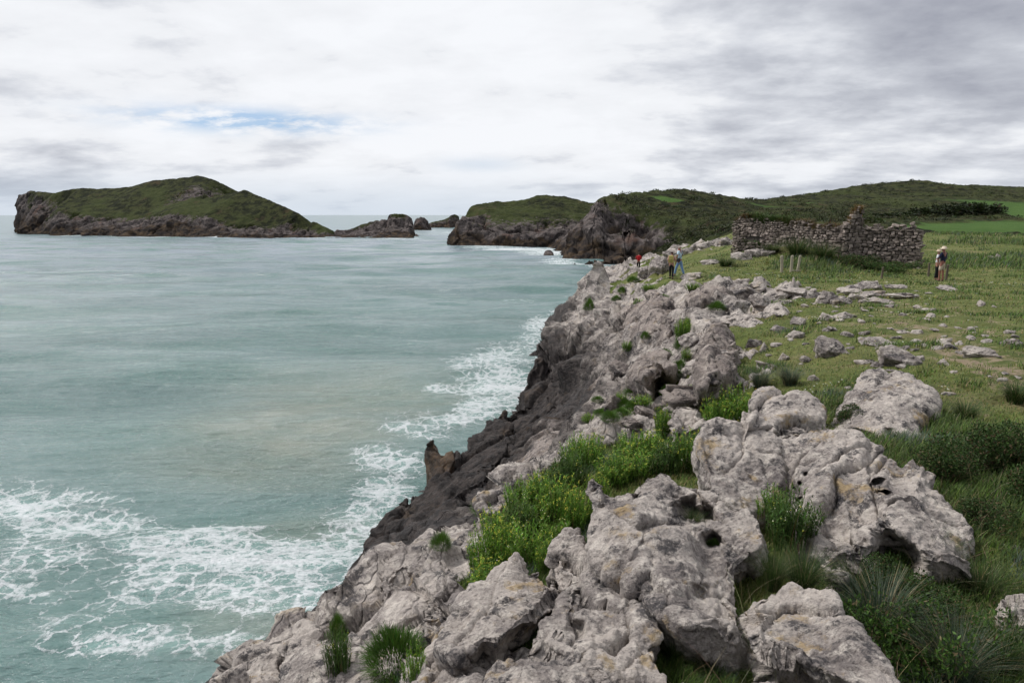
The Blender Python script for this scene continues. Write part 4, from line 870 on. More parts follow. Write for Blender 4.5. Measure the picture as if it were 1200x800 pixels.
tr('boulder', [(405, 760, 5.0), (410, 742, 5.3), (424, 742, 5.2), (430, 755, 4.9), (428, 775, 4.6), (440, 800, 4.2), (430, 840, 3.7), (400, 840, 3.8), (398, 800, 4.4)], [(415, 785, 4.6)], .010, 1.6, 59, 'narrow pale rock left of the round grass cushion', det=1.7)
tr('boulder', [(560, 575, 8.0), (572, 571, 8.1), (584, 575, 8.0), (592, 590, 7.6), (586, 602, 7.3), (568, 600, 7.4), (558, 590, 7.7)], [(575, 588, 7.6)], .014, 1.3, 61, 'pale pointed rock beside the bright green cushion above the black rocks')
tr('boulder', [(784, 492, 8.6), (782, 478, 9.0), (792, 471, 9.2), (806, 470, 9.2), (820, 476, 9.0), (828, 488, 8.7), (820, 500, 8.4), (800, 508, 8.2), (788, 505, 8.2)], [(805, 487, 8.7)], .014, 1.2, 63, 'rounded ribbed rock left of the yellow-flowered clump')
tr('boulder', [(862, 455, 11.0), (864, 442, 11.4), (872, 432, 11.9), (884, 425, 12.2), (895, 419, 12.4), (899, 426, 12.1), (908, 424, 12.2), (906, 434, 11.8), (898, 442, 11.4), (888, 448, 11.1), (878, 460, 10.7), (868, 462, 10.6)], [(882, 438, 11.5)], .018, 1.0, 67, 'wedge-shaped rock leaning in the turf right of the jagged ridge')
tr('boulder', [(1163, 706, 3.75), (1165, 696, 3.9), (1180, 695, 3.9), (1200, 698, 3.85), (1225, 700, 3.8), (1230, 715, 3.6), (1200, 718, 3.6), (1175, 716, 3.65)], [(1190, 706, 3.75)], .008, 1.9, 71, 'flat pale stone in the grass at the right edge, lower of two')
tr('boulder', [(1172, 630, 4.75), (1176, 624, 4.85), (1190, 628, 4.8), (1210, 632, 4.7), (1215, 645, 4.5), (1195, 645, 4.5), (1178, 640, 4.6)], [(1195, 637, 4.65)], .009, 1.9, 73, 'flat pale stone in the grass at the right edge, upper of two')
# black wave-cut masses, the buttress and the fluted ridge
SEA = 'black wave-cut rocks at the cliff foot'
tr('sea_cliff_rock', [(612, 480, 38), (613, 462, 39), (617, 447, 40), (622, 432, 41), (627, 423, 42), (631, 405, 43.5), (640, 397, 45), (652, 390, 46.5), (664, 380, 47.5), (680, 371, 47), (697, 372, 45), (712, 370, 42), (722, 380, 38.5), (730, 392, 35), (733, 410, 32.5), (728, 430, 29.5), (715, 445, 28), (700, 458, 28), (680, 472, 29), (660, 480, 31), (640, 486, 34), (625, 488, 37)],
   [(640, 440, 41), (650, 410, 44), (670, 400, 42.5), (670, 430, 38), (690, 400, 39), (690, 430, 34.5), (655, 460, 35.5), (710, 400, 36), (712, 425, 31.5), (680, 455, 32)], .075, .30, 83, 'big dark buttress of upright slabs dropping to the foam', cat='cliff rock', mat='sea_rock', depth=3, back=.5, an=(.5, 1.3, 1.0), bed=(.3, .2, .93), group=SEA, det=2.4)
tr('sea_cliff_rock', [(414, 697, 17.2), (411, 675, 18.2), (413, 664, 18.8), (420, 655, 19.2), (421, 640, 19.8), (430, 622, 20.7), (443, 612, 21), (450, 600, 21.5), (462, 596, 21.5), (470, 590, 21.8), (475, 581, 22), (480, 590, 21.2), (487, 602, 20.2), (500, 612, 18.8), (515, 620, 17.5), (500, 640, 15.8), (480, 660, 14.8), (455, 680, 14.6), (432, 700, 15.2)],
   [(440, 640, 18.8), (455, 620, 19.8), (470, 610, 20), (460, 650, 17), (485, 630, 17.2), (435, 670, 17)], .042, .62, 85, 'lowest black rock mass above the foam, nearest the pale shoulder', cat='cliff rock', mat='sea_rock', depth=1.5, back=.4, an=(.6, 1.2, 1.1), bed=(.45, .75, .45), group=SEA, det=2.4)
tr('sea_cliff_rock', [(476, 602, 20.8), (476, 581, 22.5), (483, 577, 23), (495, 575, 23.2), (500, 571, 23.4), (502, 556, 24.3), (512, 548, 25), (522, 532, 25.8), (532, 526, 26.4), (546, 526, 26.5), (550, 511, 27.5), (560, 508, 27.8), (566, 497, 28.6), (570, 488, 29.2), (580, 484, 29.5), (594, 481, 30), (600, 492, 28.6), (598, 510, 26), (590, 530, 24), (575, 552, 21.6), (560, 572, 19.6), (545, 590, 18.2), (525, 606, 17.6), (505, 618, 17.6), (488, 614, 19)],
   [(500, 595, 20.2), (520, 575, 21.2), (540, 550, 23.4), (560, 530, 25), (580, 505, 27), (545, 575, 20.2)], .045, .55, 87, 'stepped black rock mass in the middle, behind the rusty horn', cat='cliff rock', mat='sea_rock', depth=1.5, back=.4, an=(.6, 1.2, 1.1), bed=(.45, .75, .45), group=SEA, det=2.4)
tr('sea_cliff_rock', [(592, 502, 28.6), (594, 482, 30.5), (604, 478, 31.5), (612, 473, 32.3), (630, 472, 32.6), (640, 464, 33.4), (655, 470, 31.5), (672, 474, 29.5), (690, 470, 27), (705, 462, 25.8), (718, 460, 24), (712, 480, 21), (690, 500, 18), (665, 520, 16.6), (640, 545, 15.0), (615, 565, 14.8), (590, 580, 15.6), (570, 592, 16.2), (575, 562, 19.4), (590, 535, 22.6)],
   [(620, 500, 27.2), (640, 490, 27.6), (660, 495, 24.6), (680, 485, 24), (640, 520, 20), (610, 540, 20.2), (600, 560, 18), (665, 505, 20.6), (630, 535, 17.8)], .042, .6, 89, 'dark broken apron of rock between the buttress and the flowering shelf', cat='cliff rock', mat='sea_rock', depth=1.5, back=.4, an=(.6, 1.2, 1.1), bed=(.45, .75, .45), group=SEA, det=2.4)
RG = 'fluted rocks of the jagged ridge'
tr('ridge_rock', [(795, 476, -.1), (798, 458, -.4), (810, 442, -.6), (818, 425, -.6), (816, 406, -.6), (826, 390, -.6), (834, 378, -.6), (846, 372, -.5), (852, 385, -.4), (858, 396, -.4), (868, 406, -.3), (862, 420, -.4), (869, 436, -.3), (862, 452, -.2), (846, 466, -.1), (830, 480, -.05), (812, 486, -.05)],
   [(835, 400, -.75), (842, 430, -.7), (822, 455, -.6), (845, 448, -.5), (830, 415, -.8)], .025, .85, 91, 'tall fluted landward edge of the jagged ridge, next to the turf', cat='ridge rock', mat='rock_dim', depth=.8, back=.3, an=(.6, 1.25, 1.0), bed=(.25, .3, .92), group=RG, det=2.3)
tr('ridge_rock', [(722, 398, -.2), (718, 382, -.5), (722, 366, -.7), (735, 356, -.8), (745, 346, -.8), (758, 350, -.6), (770, 340, -.8), (786, 346, -.6), (796, 358, -.6), (792, 374, -.5), (784, 392, -.3), (766, 404, -.1), (745, 408, -.05)],
   [(745, 370, -.9), (765, 362, -1.0), (775, 378, -.7), (748, 388, -.6)], .04, .5, 93, 'fissured crest of the ridge right above the dark buttress', cat='ridge rock', mat='rock_dim', depth=1.0, back=.3, an=(.6, 1.25, 1.0), bed=(.25, .3, .92), group=RG, det=2.3)
tr('ridge_rock', [(738, 470, -.1), (735, 450, -.4), (740, 430, -.6), (752, 418, -.7), (770, 412, -.7), (785, 416, -.6), (792, 430, -.5), (788, 446, -.3), (772, 452, -.2), (765, 466, -.15), (752, 476, -.05)],
   [(755, 440, -.8), (775, 430, -.8)], .03, .7, 95, 'slabby grey rock low on the seaward face of the ridge', cat='ridge rock', mat='rock_dim', depth=.8, back=.3, an=(.6, 1.25, 1.0), bed=(.25, .3, .92), group=RG, det=2.3)
tr('ridge_rock', [(800, 366, -.2), (798, 350, -.6), (810, 340, -.7), (826, 334, -.7), (842, 336, -.6), (856, 342, -.4), (850, 356, -.3), (835, 366, -.2), (818, 372, -.1)], [(825, 352, -.8)], .035, .6, 97, 'grey outcrop where the ridge meets the turf before the posts', cat='ridge rock', mat='rock_dim', depth=.8, back=.3, an=(.8, 1.2, 1.0), group=RG, det=2.3)
# the crag at the cove, dark pinnacle over the water
tr('sea_crag', [(676, 366, 52), (679, 352, 52), (682, 338, 52), (686, 326, 52), (690, 318, 52.5), (694, 309, 52.5), (701, 304, 53), (708, 311, 53), (713, 322, 53), (717, 334, 52), (716, 348, 50.5), (711, 358, 49), (700, 366, 48.5), (688, 372, 49)], [(690, 345, 50.5), (700, 330, 51.5), (700, 352, 50)], .06, .30, 77, 'tall pale limestone crag standing over the cove at the far end of the cliff', cat='crag', mat='rock_mid', depth=2.5, back=.6, strength=.32)
tr('sea_crag', [(498, 566, 25.2), (500, 545, 25.2), (497, 528, 25.2), (500, 520, 25.2), (508, 514, 25.2), (514, 523, 25), (519, 531, 24.8), (530, 528, 24.6), (533, 538, 24.2), (526, 552, 24.0), (514, 566, 24.0)], [(512, 540, 24.5)], .035, .8, 79, 'rusty horn of rock sticking up from the black sea rocks', cat='crag', mat='rock_rust', depth=1.2, back=.3, strength=.38)
# ------------------------------------------------------------------ vegetation
def jitter_tint(base, n, v=.25, hue=.12):
    b = np.array(base, np.float32)[None]*(1+v*rng.normal(size=(n, 1)))*(1+hue*rng.normal(size=(n, 3)))
    return np.clip(b, .004, .9).astype(np.float32)
def blade_mesh(P, H, W, az, lean, tint, levels=3, tipw=.15):
    """P roots (n,3); curved tapering blades bending towards azimuth az"""
    n = len(P); V = np.empty((n, levels, 2, 3), np.float32)
    dx, dy = np.cos(az), np.sin(az); sx, sy = -dy, dx
    for l in range(levels):
        t = l/(levels-1); off = lean*H*t*t; z = H*(t-.28*np.clip(lean, 0, 1.5)*t*t); w = W*.5*(1-(1-tipw)*t**1.3)
        for s, sg in ((0, -1), (1, 1)):
            V[:, l, s, 0] = P[:, 0]+dx*off+sx*w*sg; V[:, l, s, 1] = P[:, 1]+dy*off+sy*w*sg; V[:, l, s, 2] = P[:, 2]+z
    b = (np.arange(n)*levels*2)[:, None]; F = []
    for l in range(levels-1): F.append(b+np.array([[l*2, l*2+1, l*2+3, l*2+2]]))
    return V.reshape(-1, 3), np.concatenate(F, 0), np.repeat(tint, levels*2, 0)
def quad_leaves(C, size, tint, aspect=.5, up=.3):
    n = len(C); a = rng.normal(size=(n, 3)); a[:, 2] += up; a /= np.linalg.norm(a, axis=1)[:, None]
    b = np.cross(a, rng.normal(size=(n, 3))); b /= np.linalg.norm(b, axis=1)[:, None]
    s = np.asarray(size).reshape(-1, 1)*np.ones((n, 1)); a = a*s; b = b*s*aspect
    V = np.stack([C-b*.3, C+a*.55-b*.5, C+a, C+a*.45+b*.5], 1).reshape(-1, 3)
    F = (np.arange(n)*4)[:, None]+np.arange(4)[None]
    return V.astype(np.float32), F, np.repeat(tint, 4, 0)
def join(parts):
    V = []; F = []; T = []; o = 0
    for v, f, t in parts: V.append(v); F.append(f+o); T.append(t); o += len(v)
    return np.concatenate(V), np.concatenate(F), np.concatenate(T)
GREEN = dict(dark=(.034, .062, .013), mid=(.082, .130, .026), lush=(.098, .175, .026), olive=(.170, .178, .050), straw=(.26, .215, .12), blue=(.075, .105, .075))
def scatter(n, th0, th1, r0, r1):
    th = rng.uniform(th0, th1, n); r = np.exp(rng.uniform(math.log(r0), math.log(r1), n))
    x = r*np.sin(th); y = r*np.cos(th); z = ground(x, y)
    return np.stack([x, y, z], 1).astype(np.float32), r.astype(np.float32)
def field_(P, f, s): return perlin(np.stack([P[:, 0], P[:, 1], 0*P[:, 0]], 1), f, s)

def build_grass():
    parts = []
    P, r = scatter(620000, math.radians(-20), math.radians(42), 1.9, 104)
    rk = ground(P[:, 0], P[:, 1], GR); u, v = project(P)
    bs = tinA.at(np.arctan2(P[:, 0], P[:, 1]), np.log(r)); n1 = field_(P, .55, 3)+.6*field_(P, 1.9, 4); n2 = field_(P, .23, 8)
    keep = (rk < .45) & (P[:, 2] > 4) & (u > -100) & (u < 1330) & (v < 900)
    soil = bs[:, 3]+.5*field_(P, .8, 9)
    keep &= rng.random(len(P)) > np.clip((soil-.25)*2.6, 0, .97)
    # low-left of the rocks there are only ledges: thin it
    P, r, u, v, n1, n2, rk = (a[keep] for a in (P, r, u, v, n1, n2, rk))
    hollow = np.clip((u-930)/80, 0, 1)*np.clip((v-475)/50, 0, 1)*(r < 9)
    shelf = ((u < 860) & (v > 480) & (r < 12)).astype(np.float32)
    cleft = ((r < 6) & (u < 1000)).astype(np.float32)
    wallf = np.maximum(np.exp(-((u-985)/95)**2-((v-308)/14)**2)*(r > 30), sstep(1080, 1110, u)*sstep(322, 306, v)*sstep(-.15, .2, field_(P, .12, 61)+.5*field_(P, .4, 62))*(r > 30))
    tall = np.clip(sstep(.05, .5, n1)*.55+hollow*.8+shelf*.4+cleft*.35+wallf*1.0, 0, 1)
    near = np.clip((9-r)/3, 0, 1)
    H = (.03+.04*rng.random(len(P)))*(1-tall)+((.05+.09*rng.random(len(P)))*near+(.10+.18*rng.random(len(P)))*(1-near))*tall
    H *= np.where(r > 25, 1.25, 1.0)
    H = np.where((tall < .3) & (rng.random(len(P)) < .45), .004, H)
    W = np.clip(r*.0011, .0032, .05)*(.7+.6*rng.random(len(P)))
    cols = np.stack([np.array(GREEN[k], np.float32) for k in ('dark', 'mid', 'lush', 'olive', 'straw', 'blue')])
    x = rng.random(len(P)); dry = .045+.10*sstep(0, .5, n2)*(1-tall)
    ci = np.where(tall > .45, np.where(x < .45, 0, np.where(x < .80, 1, 2)), np.where(x < .12, 0, np.where(x < .45, 1, np.where(x < .60, 2, 3))))
    ci = np.where(rng.random(len(P)) < dry, 4, ci); ci = np.where((field_(P, .9, 21) > .32) & (tall > .5) & (rng.random(len(P)) < .6), 5, ci)
    T = cols[ci]*(1+.22*rng.normal(size=(len(P), 1)))*(1+.07*rng.normal(size=(len(P), 3)))
    az = rng.uniform(0, 2*math.pi, len(P)); az = np.where(rng.random(len(P)) < .45, .4+.5*rng.normal(size=len(P)), az)
    P[:, 2] -= .015
    H = np.where((r > 30) & (wallf > .4), H*1.5, H)
    parts.append(blade_mesh(P, H.astype(np.float32), W, az, .25+.6*rng.random(len(P)), np.clip(T, .006, .8).astype(np.float32)))
    V, F, T = join(parts)
    tag(link('grass', mesh_np('grass', V, F, [M['leaf']], True, {'tint': T})), kind='stuff')
    # thin seed stalks standing over the hollow
    P, r = scatter(2600, math.radians(14), math.radians(40), 2.2, 7); u, v = project(P)
    k = (ground(P[:, 0], P[:, 1], GR) < .4) & (v > 470); P = P[k][:700]
    a = blade_mesh(P, .22+.16*rng.random(len(P)), np.full(len(P), .0022), rng.uniform(0, 6.28, len(P)), .3+.8*rng.random(len(P)), jitter_tint((.27, .23, .13), len(P)), 5)
    tag(link('grass', mesh_np('stalks', a[0], a[1], [M['leaf']], True, {'tint': a[2]})), kind='stuff')
    # daisies and umbels among the turf
    P, r = scatter(9000, math.radians(3), math.radians(40), 7.0, 60)
    k = (ground(P[:, 0], P[:, 1], GR) < .4) & (field_(P, .25, 44)+.6*field_(P, 1.1, 45) > .30); P = P[k]; r = r[k]
    n = len(P); s = (.007+.006*rng.random(n))*np.clip(r/8, 1, 5.0); C = P+np.array([0, 0, .05])+rng.random((n, 1))*np.array([0, 0, .08])
    A = np.linspace(0, 2*math.pi, 5)[:-1]
    V = C[:, None, :]+np.stack([np.cos(A), np.sin(A), .3*np.sin(A*2)], 1)[None]*s[:, None, None]
    T = np.where(rng.random((n, 1)) < .72, np.array([[.72, .72, .66]]), np.array([[.62, .50, .07]]))
    stem = blade_mesh(P, C[:, 2]-P[:, 2], np.full(n, .003)*np.clip(r/10, 1, 3), rng.uniform(0, 6, n), np.zeros(n), jitter_tint(GREEN['mid'], n), 2)
    V, F, T = join([(V.reshape(-1, 3).astype(np.float32), (np.arange(n)*4)[:, None]+np.arange(4)[None], np.repeat(T, 4, 0).astype(np.float32)), stem])
    tag(link('wildflowers', mesh_np('wildflowers', V, F, [M['leaf']], True, {'tint': T})), kind='stuff')
build_grass()

# ---- plants one can tell apart: every variant is built once, unit size (radius 1, height 1)
def samphire(seed, nst=95, flowers=46, yellow=1.0, dark=0.):
    global rng; keep = rng; rng = np.random.default_rng(seed)
    a = rng.uniform(0, 6.28, nst); q = np.sqrt(rng.random(nst)); lob = 1+.22*np.sin(a*3+seed)+.12*np.sin(a*5+2*seed)
    X = q*np.cos(a)*lob*.86; Yy = q*np.sin(a)*lob*.86; hh = (1-.45*q**2)*(.52+.54*rng.random(nst))
    base_ = np.stack([X*.72, Yy*.72, -.12+0*X], 1).astype(np.float32)
    azs = a+.8*rng.normal(size=nst)
    ca = (.105, .200, .022) if not dark else (.050, .095, .018)
    parts = [blade_mesh(base_, hh+.12, np.full(nst, .028), azs, .42*q+.08, np.where(rng.random((nst, 1)) < .14, jitter_tint((.22, .15, .08), nst), jitter_tint((.08, .14, .03), nst)), 4, .5)]
    m = 17; k = np.repeat(np.arange(nst), m); t = np.tile(np.linspace(.28, 1.0, m), nst)+.03*rng.normal(size=nst*m)
    off = (.42*q+.08)[k]*(hh[k])*t*t
    C = np.stack([base_[k, 0]+np.cos(azs[k])*off, base_[k, 1]+np.sin(azs[k])*off, -.12+(hh[k]+.12)*t*(1-.05*t)], 1)
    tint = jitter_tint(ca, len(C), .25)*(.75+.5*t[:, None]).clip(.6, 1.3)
    aa = rng.uniform(0, 6.28, len(C)); L = .13*(1.15-.45*t)
    parts.append(blade_mesh(C.astype(np.float32), L*(.7+.5*rng.random(len(C))), np.full(len(C), .034), aa, .6+1.4*rng.random(len(C)), tint.astype(np.float32), 3, .3))
    V, F, T = join(parts); fo = mesh_np('samphire_foliage', V, F, [M['leaf']], True, {'tint': T})
    s = rng.choice(nst, min(flowers, nst), False); m = 4
    k = np.repeat(s, m); off = (.42*q+.08)[k]*hh[k]
    C = np.stack([base_[k, 0]+np.cos(azs[k])*off, base_[k, 1]+np.sin(azs[k])*off, hh[k]*.97], 1)+rng.normal(size=(len(k), 3))*np.array([.028, .028, .016])
    n = len(C); A = np.linspace(0, 2*math.pi, 5)[:-1]; sz = .013+.012*rng.random(n)
    Vf = C[:, None]+np.stack([np.cos(A), np.sin(A), .35*np.cos(A*2)], 1)[None]*sz[:, None, None]
    col = np.where(rng.random((n, 1)) < yellow, np.array([[.46, .44, .06]]), np.array([[.55, .54, .42]]))*(1+.2*rng.normal(size=(n, 1)))
    fl = mesh_np('samphire_flowers', Vf.reshape(-1, 3), (np.arange(n)*4)[:, None]+np.arange(4)[None], [M['leaf']], True, {'tint': np.clip(np.repeat(col, 4, 0), .02, .9)})
    rng = keep; return fo, fl
def cushion(seed, n=2600, col=(.055, .115, .016), h=.95):
    global rng; keep = rng; rng = np.random.default_rng(seed)
    d = rng.normal(size=(n, 3)); d[:, 2] = np.abs(d[:, 2]); d /= np.linalg.norm(d, axis=1)[:, None]
    rr = .55+.30*rng.random(n); b = 1+.12*np.sin(3*np.arctan2(d[:, 1], d[:, 0])+seed)
    C = d*(rr*b)[:, None]*np.array([1, 1, h]); C[:, 2] -= .1
    V, F, T = blade_mesh(C.astype(np.float32), .12+.20*rng.random(n), np.full(n, .022), np.arctan2(d[:, 1], d[:, 0])+.4*rng.normal(size=n), .3+1.4*(1-d[:, 2]), jitter_tint(col, n, .3), 3)
    me = mesh_np('cushion', V, F, [M['leaf']], True, {'tint': T}); rng = keep; return me
def thicket(seed, n=5200, cols=((.026, .052, .012), (.052, .096, .022), (.12, .085, .045)), fr=(.52, .34, .14), size=.085):
    global rng; keep = rng; rng = np.random.default_rng(seed)
    parts = []; nb = 16; B = rng.normal(size=(nb, 3))*np.array([.42, .42, .22])+np.array([0, 0, .42]); R = .24+.2*rng.random(nb)
    k = rng.integers(0, nb, n); d = rng.normal(size=(n, 3)); d /= np.linalg.norm(d, axis=1)[:, None]
    C = B[k]+d*(R[k]*(.35+.65*rng.random(n)**.4))[:, None]; C[:, 2] = np.abs(C[:, 2])
    ci = rng.choice(3, n, p=fr); T = np.array(cols, np.float32)[ci]*(1+.25*rng.normal(size=(n, 1)))
    parts.append(quad_leaves(C, size*(.6+.7*rng.random(n)), np.clip(T, .005, .8).astype(np.float32), .42, .5))
    st = 60; a = rng.uniform(0, 6.28, st); Pp = np.stack([.2*np.cos(a), .2*np.sin(a), 0*a-.1], 1).astype(np.float32)
    parts.append(blade_mesh(Pp, .5+.6*rng.random(st), np.full(st, .025), a, .5+.6*rng.random(st), jitter_tint((.09, .065, .04), st), 4))
    V, F, T = join(parts); me = mesh_np('thicket', V, F, [M['leaf']], True, {'tint': T}); rng = keep; return me
def tussock(seed, n=700, cols=((.05, .08, .05), (.10, .125, .085), (.26, .22, .13)), fr=(.45, .4, .15)):
    global rng; keep = rng; rng = np.random.default_rng(seed)
    a = rng.uniform(0, 6.28, n); q = .25*np.sqrt(rng.random(n)); Pp = np.stack([q*np.cos(a), q*np.sin(a), 0*a-.05], 1).astype(np.float32)
    ci = rng.choice(3, n, p=fr); T = np.array(cols, np.float32)[ci]*(1+.2*rng.normal(size=(n, 1)))
    V, F, T = blade_mesh(Pp, .5+.6*rng.random(n), np.full(n, .014), a+.3*rng.normal(size=n), .2+.9*rng.random(n), np.clip(T, .01, .8).astype(np.float32), 5)
    me = mesh_np('tussock', V, F, [M['leaf']], True, {'tint': T}); rng = keep; return me
SAM = [samphire(101), samphire(102, 110, 60), samphire(103, 80, 30, .6), samphire(104, 100, 70, .95)]
SAMD = [samphire(111, 110, 12, .7, 1), samphire(112, 90, 6, .5, 1)]
CUS = [cushion(121), cushion(122, 2200, (.075, .15, .02))]
THI = [thicket(131), thicket(132), thicket(133, cols=((.03, .065, .012), (.06, .12, .02), (.13, .10, .05)), fr=(.48, .42, .10))]
TUS = [tussock(141), tussock(142, 600, ((.03, .055, .014), (.06, .10, .025), (.24, .2, .11)), (.5, .4, .1))]
def stand(u, v, w, h, fn=ground):
    p = hit(u, v, 0.0, fn)
    if p is None: p = D(u, v, 2.6)
    s = math.hypot(p[1]*CP-(p[2]-CAMZ)*SP, 0)/FPX
    return p, w*.5*s, h*s
protos = {}
def plant(kind, var, u, v, w, h, label, cat='plant', group=None, y=None):
    name = {'sam': 'samphire_plant', 'samd': 'samphire_plant', 'cus': 'grass_cushion', 'thi': 'bush', 'tus': 'grass_tussock'}[kind]
    p, rx, hz = stand(u, v, w, h)
    if y is not None: p = Yp(u, v, y); s = y/FPX; rx, hz = w*.5*s, h*s
    r = empty(name, tuple(map(float, p)), random.uniform(0, 6.28)); tag(r, label, cat, group)
    g_ = 1.22 if kind in ('sam', 'samd') else 1.0; r.scale = (rx*1.15*g_, rx*1.15*g_, hz*g_)
    if kind in ('sam', 'samd'):
        fo, fl = (SAM if kind == 'sam' else SAMD)[var]; link('foliage', fo, r); link('blossom', fl, r)
    else: link({'cus': 'blades', 'thi': 'foliage', 'tus': 'blades'}[kind], {'cus': CUS, 'thi': THI, 'tus': TUS}[kind][var], r)
    return r
SH = 'flowering samphire on the shelf between the pale rocks'
shelf_ = [(566, 674, 38, 52, 'leftmost samphire on the shelf, behind the tilted plate'), (592, 668, 44, 55, 'samphire directly behind the tilted plate, second from its left end'), (618, 662, 44, 52, 'samphire above the notch in the toothed plate'), (575, 700, 46, 44, 'low samphire touching the left end of the tilted plate'), (642, 668, 30, 40, 'samphire just left of the pointed spur'),
   (608, 632, 44, 46, 'samphire left of the dark-topped small rock'), (632, 618, 40, 38, 'samphire behind the dark-topped small rock'), (580, 640, 40, 44, 'samphire at the left edge of the shelf above the black rocks'), (656, 604, 42, 44, 'pale-flowered samphire between shelf middle and the pitted block'), (676, 622, 36, 50, 'samphire squeezed against the left side of the pitted block'), (610, 594, 40, 30, 'samphire on the seaward rim of the shelf'), (636, 584, 36, 28, 'small samphire at the narrow waist of the shelf'),
   (666, 572, 40, 44, 'samphire left of the top corner of the pitted block'), (688, 548, 40, 38, 'tall samphire topping the seaward rim near the block'), (676, 546, 34, 34, 'samphire beside the bare seaward rocks'), (722, 566, 40, 34, 'samphire behind the pitted block, at its left'), (742, 560, 48, 36, 'wide samphire with many yellow flowers behind the pitted block'), (760, 540, 40, 34, 'yellow-green samphire furthest back on the shelf'), (738, 540, 36, 34, 'samphire poking up behind the wide one'), (784, 556, 40, 42, 'darker samphire between pitted block and scalloped knob'), (804, 548, 36, 42, 'samphire leaning on the left side of the scalloped knob'),
   (700, 590, 26, 34, 'small samphire in the gap at the block corner'), (650, 640, 34, 34, 'samphire behind the pointed spur')]
for i, (u, v, w, h, lb) in enumerate(shelf_): plant('sam' if i % 7 != 5 else 'samd', i % 4 if i % 7 != 5 else 0, u, v, w, h, lb, group=SH)
for i, (u, v, w, h, lb) in enumerate([(838, 506, 34, 38, 'yellow-flowered samphire left behind the scalloped knob'), (862, 490, 42, 34, 'bright yellow-flowered samphire behind the scalloped knob'), (882, 494, 36, 30, 'yellow-flowered samphire at the right shoulder of the knob')]):
    plant('sam', [1, 3, 1][i], u, v, w, h, lb, group='yellow-flowered samphire behind the knob')
plant('samd', 1, 900, 506, 34, 28, 'greyish green clump on the ledge between knob and low ledge')
plant('samd', 0, 922, 632, 62, 62, 'leafy dark clump growing from the cleft below the scalloped knob', y=4.55)
plant('sam', 2, 906, 606, 34, 36, 'pale-tipped sprig at the top left of the dark cleft clump', y=4.85)
plant('tus', 1, 940, 690, 90, 60, 'shaggy grass hanging in the cleft above the sloping slab', 'grass tussock', y=4.0)
plant('tus', 1, 905, 688, 60, 56, 'grass with brown blades between pitted block and sloping slab', 'grass tussock', y=4.0)
plant('cus', 1, 574, 597, 40, 22, 'bright green cushion at the rim above the black rocks', 'cushion plant')
plant('cus', 1, 517, 640, 24, 22, 'small bright green cushion beside the black rocks', 'cushion plant')
plant('cus', 0, 464, 778, 72, 52, 'round thick grass cushion on the pale rocks near the cliff edge', 'cushion plant')
plant('samd', 0, 398, 790, 30, 60, 'narrow dark green tuft in the crack by the cliff edge'); plant('sam', 2, 488, 800, 28, 44, 'loose leafy sprig below the round grass cushion'); plant('cus', 1, 396, 745, 20, 36, 'small green tuft under the overhanging edge rock', 'cushion plant')
for i, (u, v, w, h, lb) in enumerate([(715, 492, 22, 14, 'small green tuft among grey rocks, left of the ridge foot'), (776, 512, 20, 34, 'upright tuft left of the rounded ribbed rock'), (745, 462, 28, 14, 'green tuft in a crack low on the jagged ridge'), (768, 468, 26, 16, 'yellow-green tuft at the foot of the jagged ridge'), (790, 442, 20, 18, 'tuft halfway up the jagged ridge'), (800, 396, 18, 22, 'green tuft in the upper crack of the jagged ridge'), (742, 482, 24, 16, 'leafy tuft in the grey rocks above the shelf'), (735, 410, 12, 10, 'tiny tuft on the buttress slope'), (690, 362, 14, 16, 'green tuft under the pale crag'), (815, 470, 22, 18, 'green tuft beside the ridge end')]):
    plant('sam' if i % 2 else 'cus', 1, u, v, w, h, lb, group='green tufts in the cracks of the jagged ridge')
for i, (u, v, w, h) in enumerate([(758, 460, 26, 12), (775, 452, 22, 12), (783, 462, 20, 14), (733, 475, 18, 10), (752, 474, 24, 10), (805, 385, 14, 16), (796, 408, 14, 16), (812, 340, 18, 8), (722, 352, 12, 8), (730, 342, 14, 8), (760, 340, 16, 7), (700, 470, 14, 8), (786, 480, 18, 12), (768, 446, 14, 10), (822, 484, 18, 12), (742, 330, 16, 8), (726, 470, 16, 9), (840, 362, 20, 12), (705, 486, 18, 10), (690, 494, 16, 9), (728, 486, 20, 11), (748, 450, 18, 12), (764, 425, 14, 12), (780, 418, 16, 12), (756, 396, 12, 10), (748, 358, 12, 8), (778, 352, 16, 9), (796, 432, 18, 14), (804, 422, 12, 14), (842, 466, 14, 14), (858, 448, 14, 12)]):
    plant('sam' if i % 3 == 1 else 'cus', [1, 0, 1][i % 3], u, v, w, h, 'small green tuft rooted in a crack of the jagged ridge', group='small tufts scattered over the ridge')
plant('tus', 1, 812, 618, 44, 26, 'grass growing in the upper hole of the pitted block', 'grass tussock', y=4.78)
plant('cus', 0, 836, 640, 16, 12, 'moss-like tuft in the small round hole of the pitted block', 'cushion plant', y=4.5)
for i, (u, v, w, h, var, lb) in enumerate([(1112, 566, 66, 46, 0, 'dark bush touching the right end of the largest rock mass'), (1146, 550, 74, 54, 1, 'dense dark bush right of the rock mass, middle of three'), (1188, 548, 70, 46, 0, 'brownish bush at the right edge above the hollow'), (1060, 782, 110, 78, 2, 'bright green bush in the hollow beside the sloping slab'), (1010, 730, 60, 40, 2, 'small green bush at the shadowed foot of the arch'), (1090, 730, 80, 46, 0, 'dark low bush in the middle of the hollow'), (1150, 612, 60, 30, 1, 'flat dark bush beyond the right end of the rocks'), (988, 500, 36, 26, 0, 'dark leafy clump in the recess of the two-knobbed block'), (1030, 700, 60, 44, 0, 'dark clump under the undercut arch'), (1215, 590, 70, 50, 1, 'dark bush cut by the right edge of the view')]):
    plant('thi', var, u, v, w, h, lb, 'bush', 'bushes in the hollow right of the rocks')
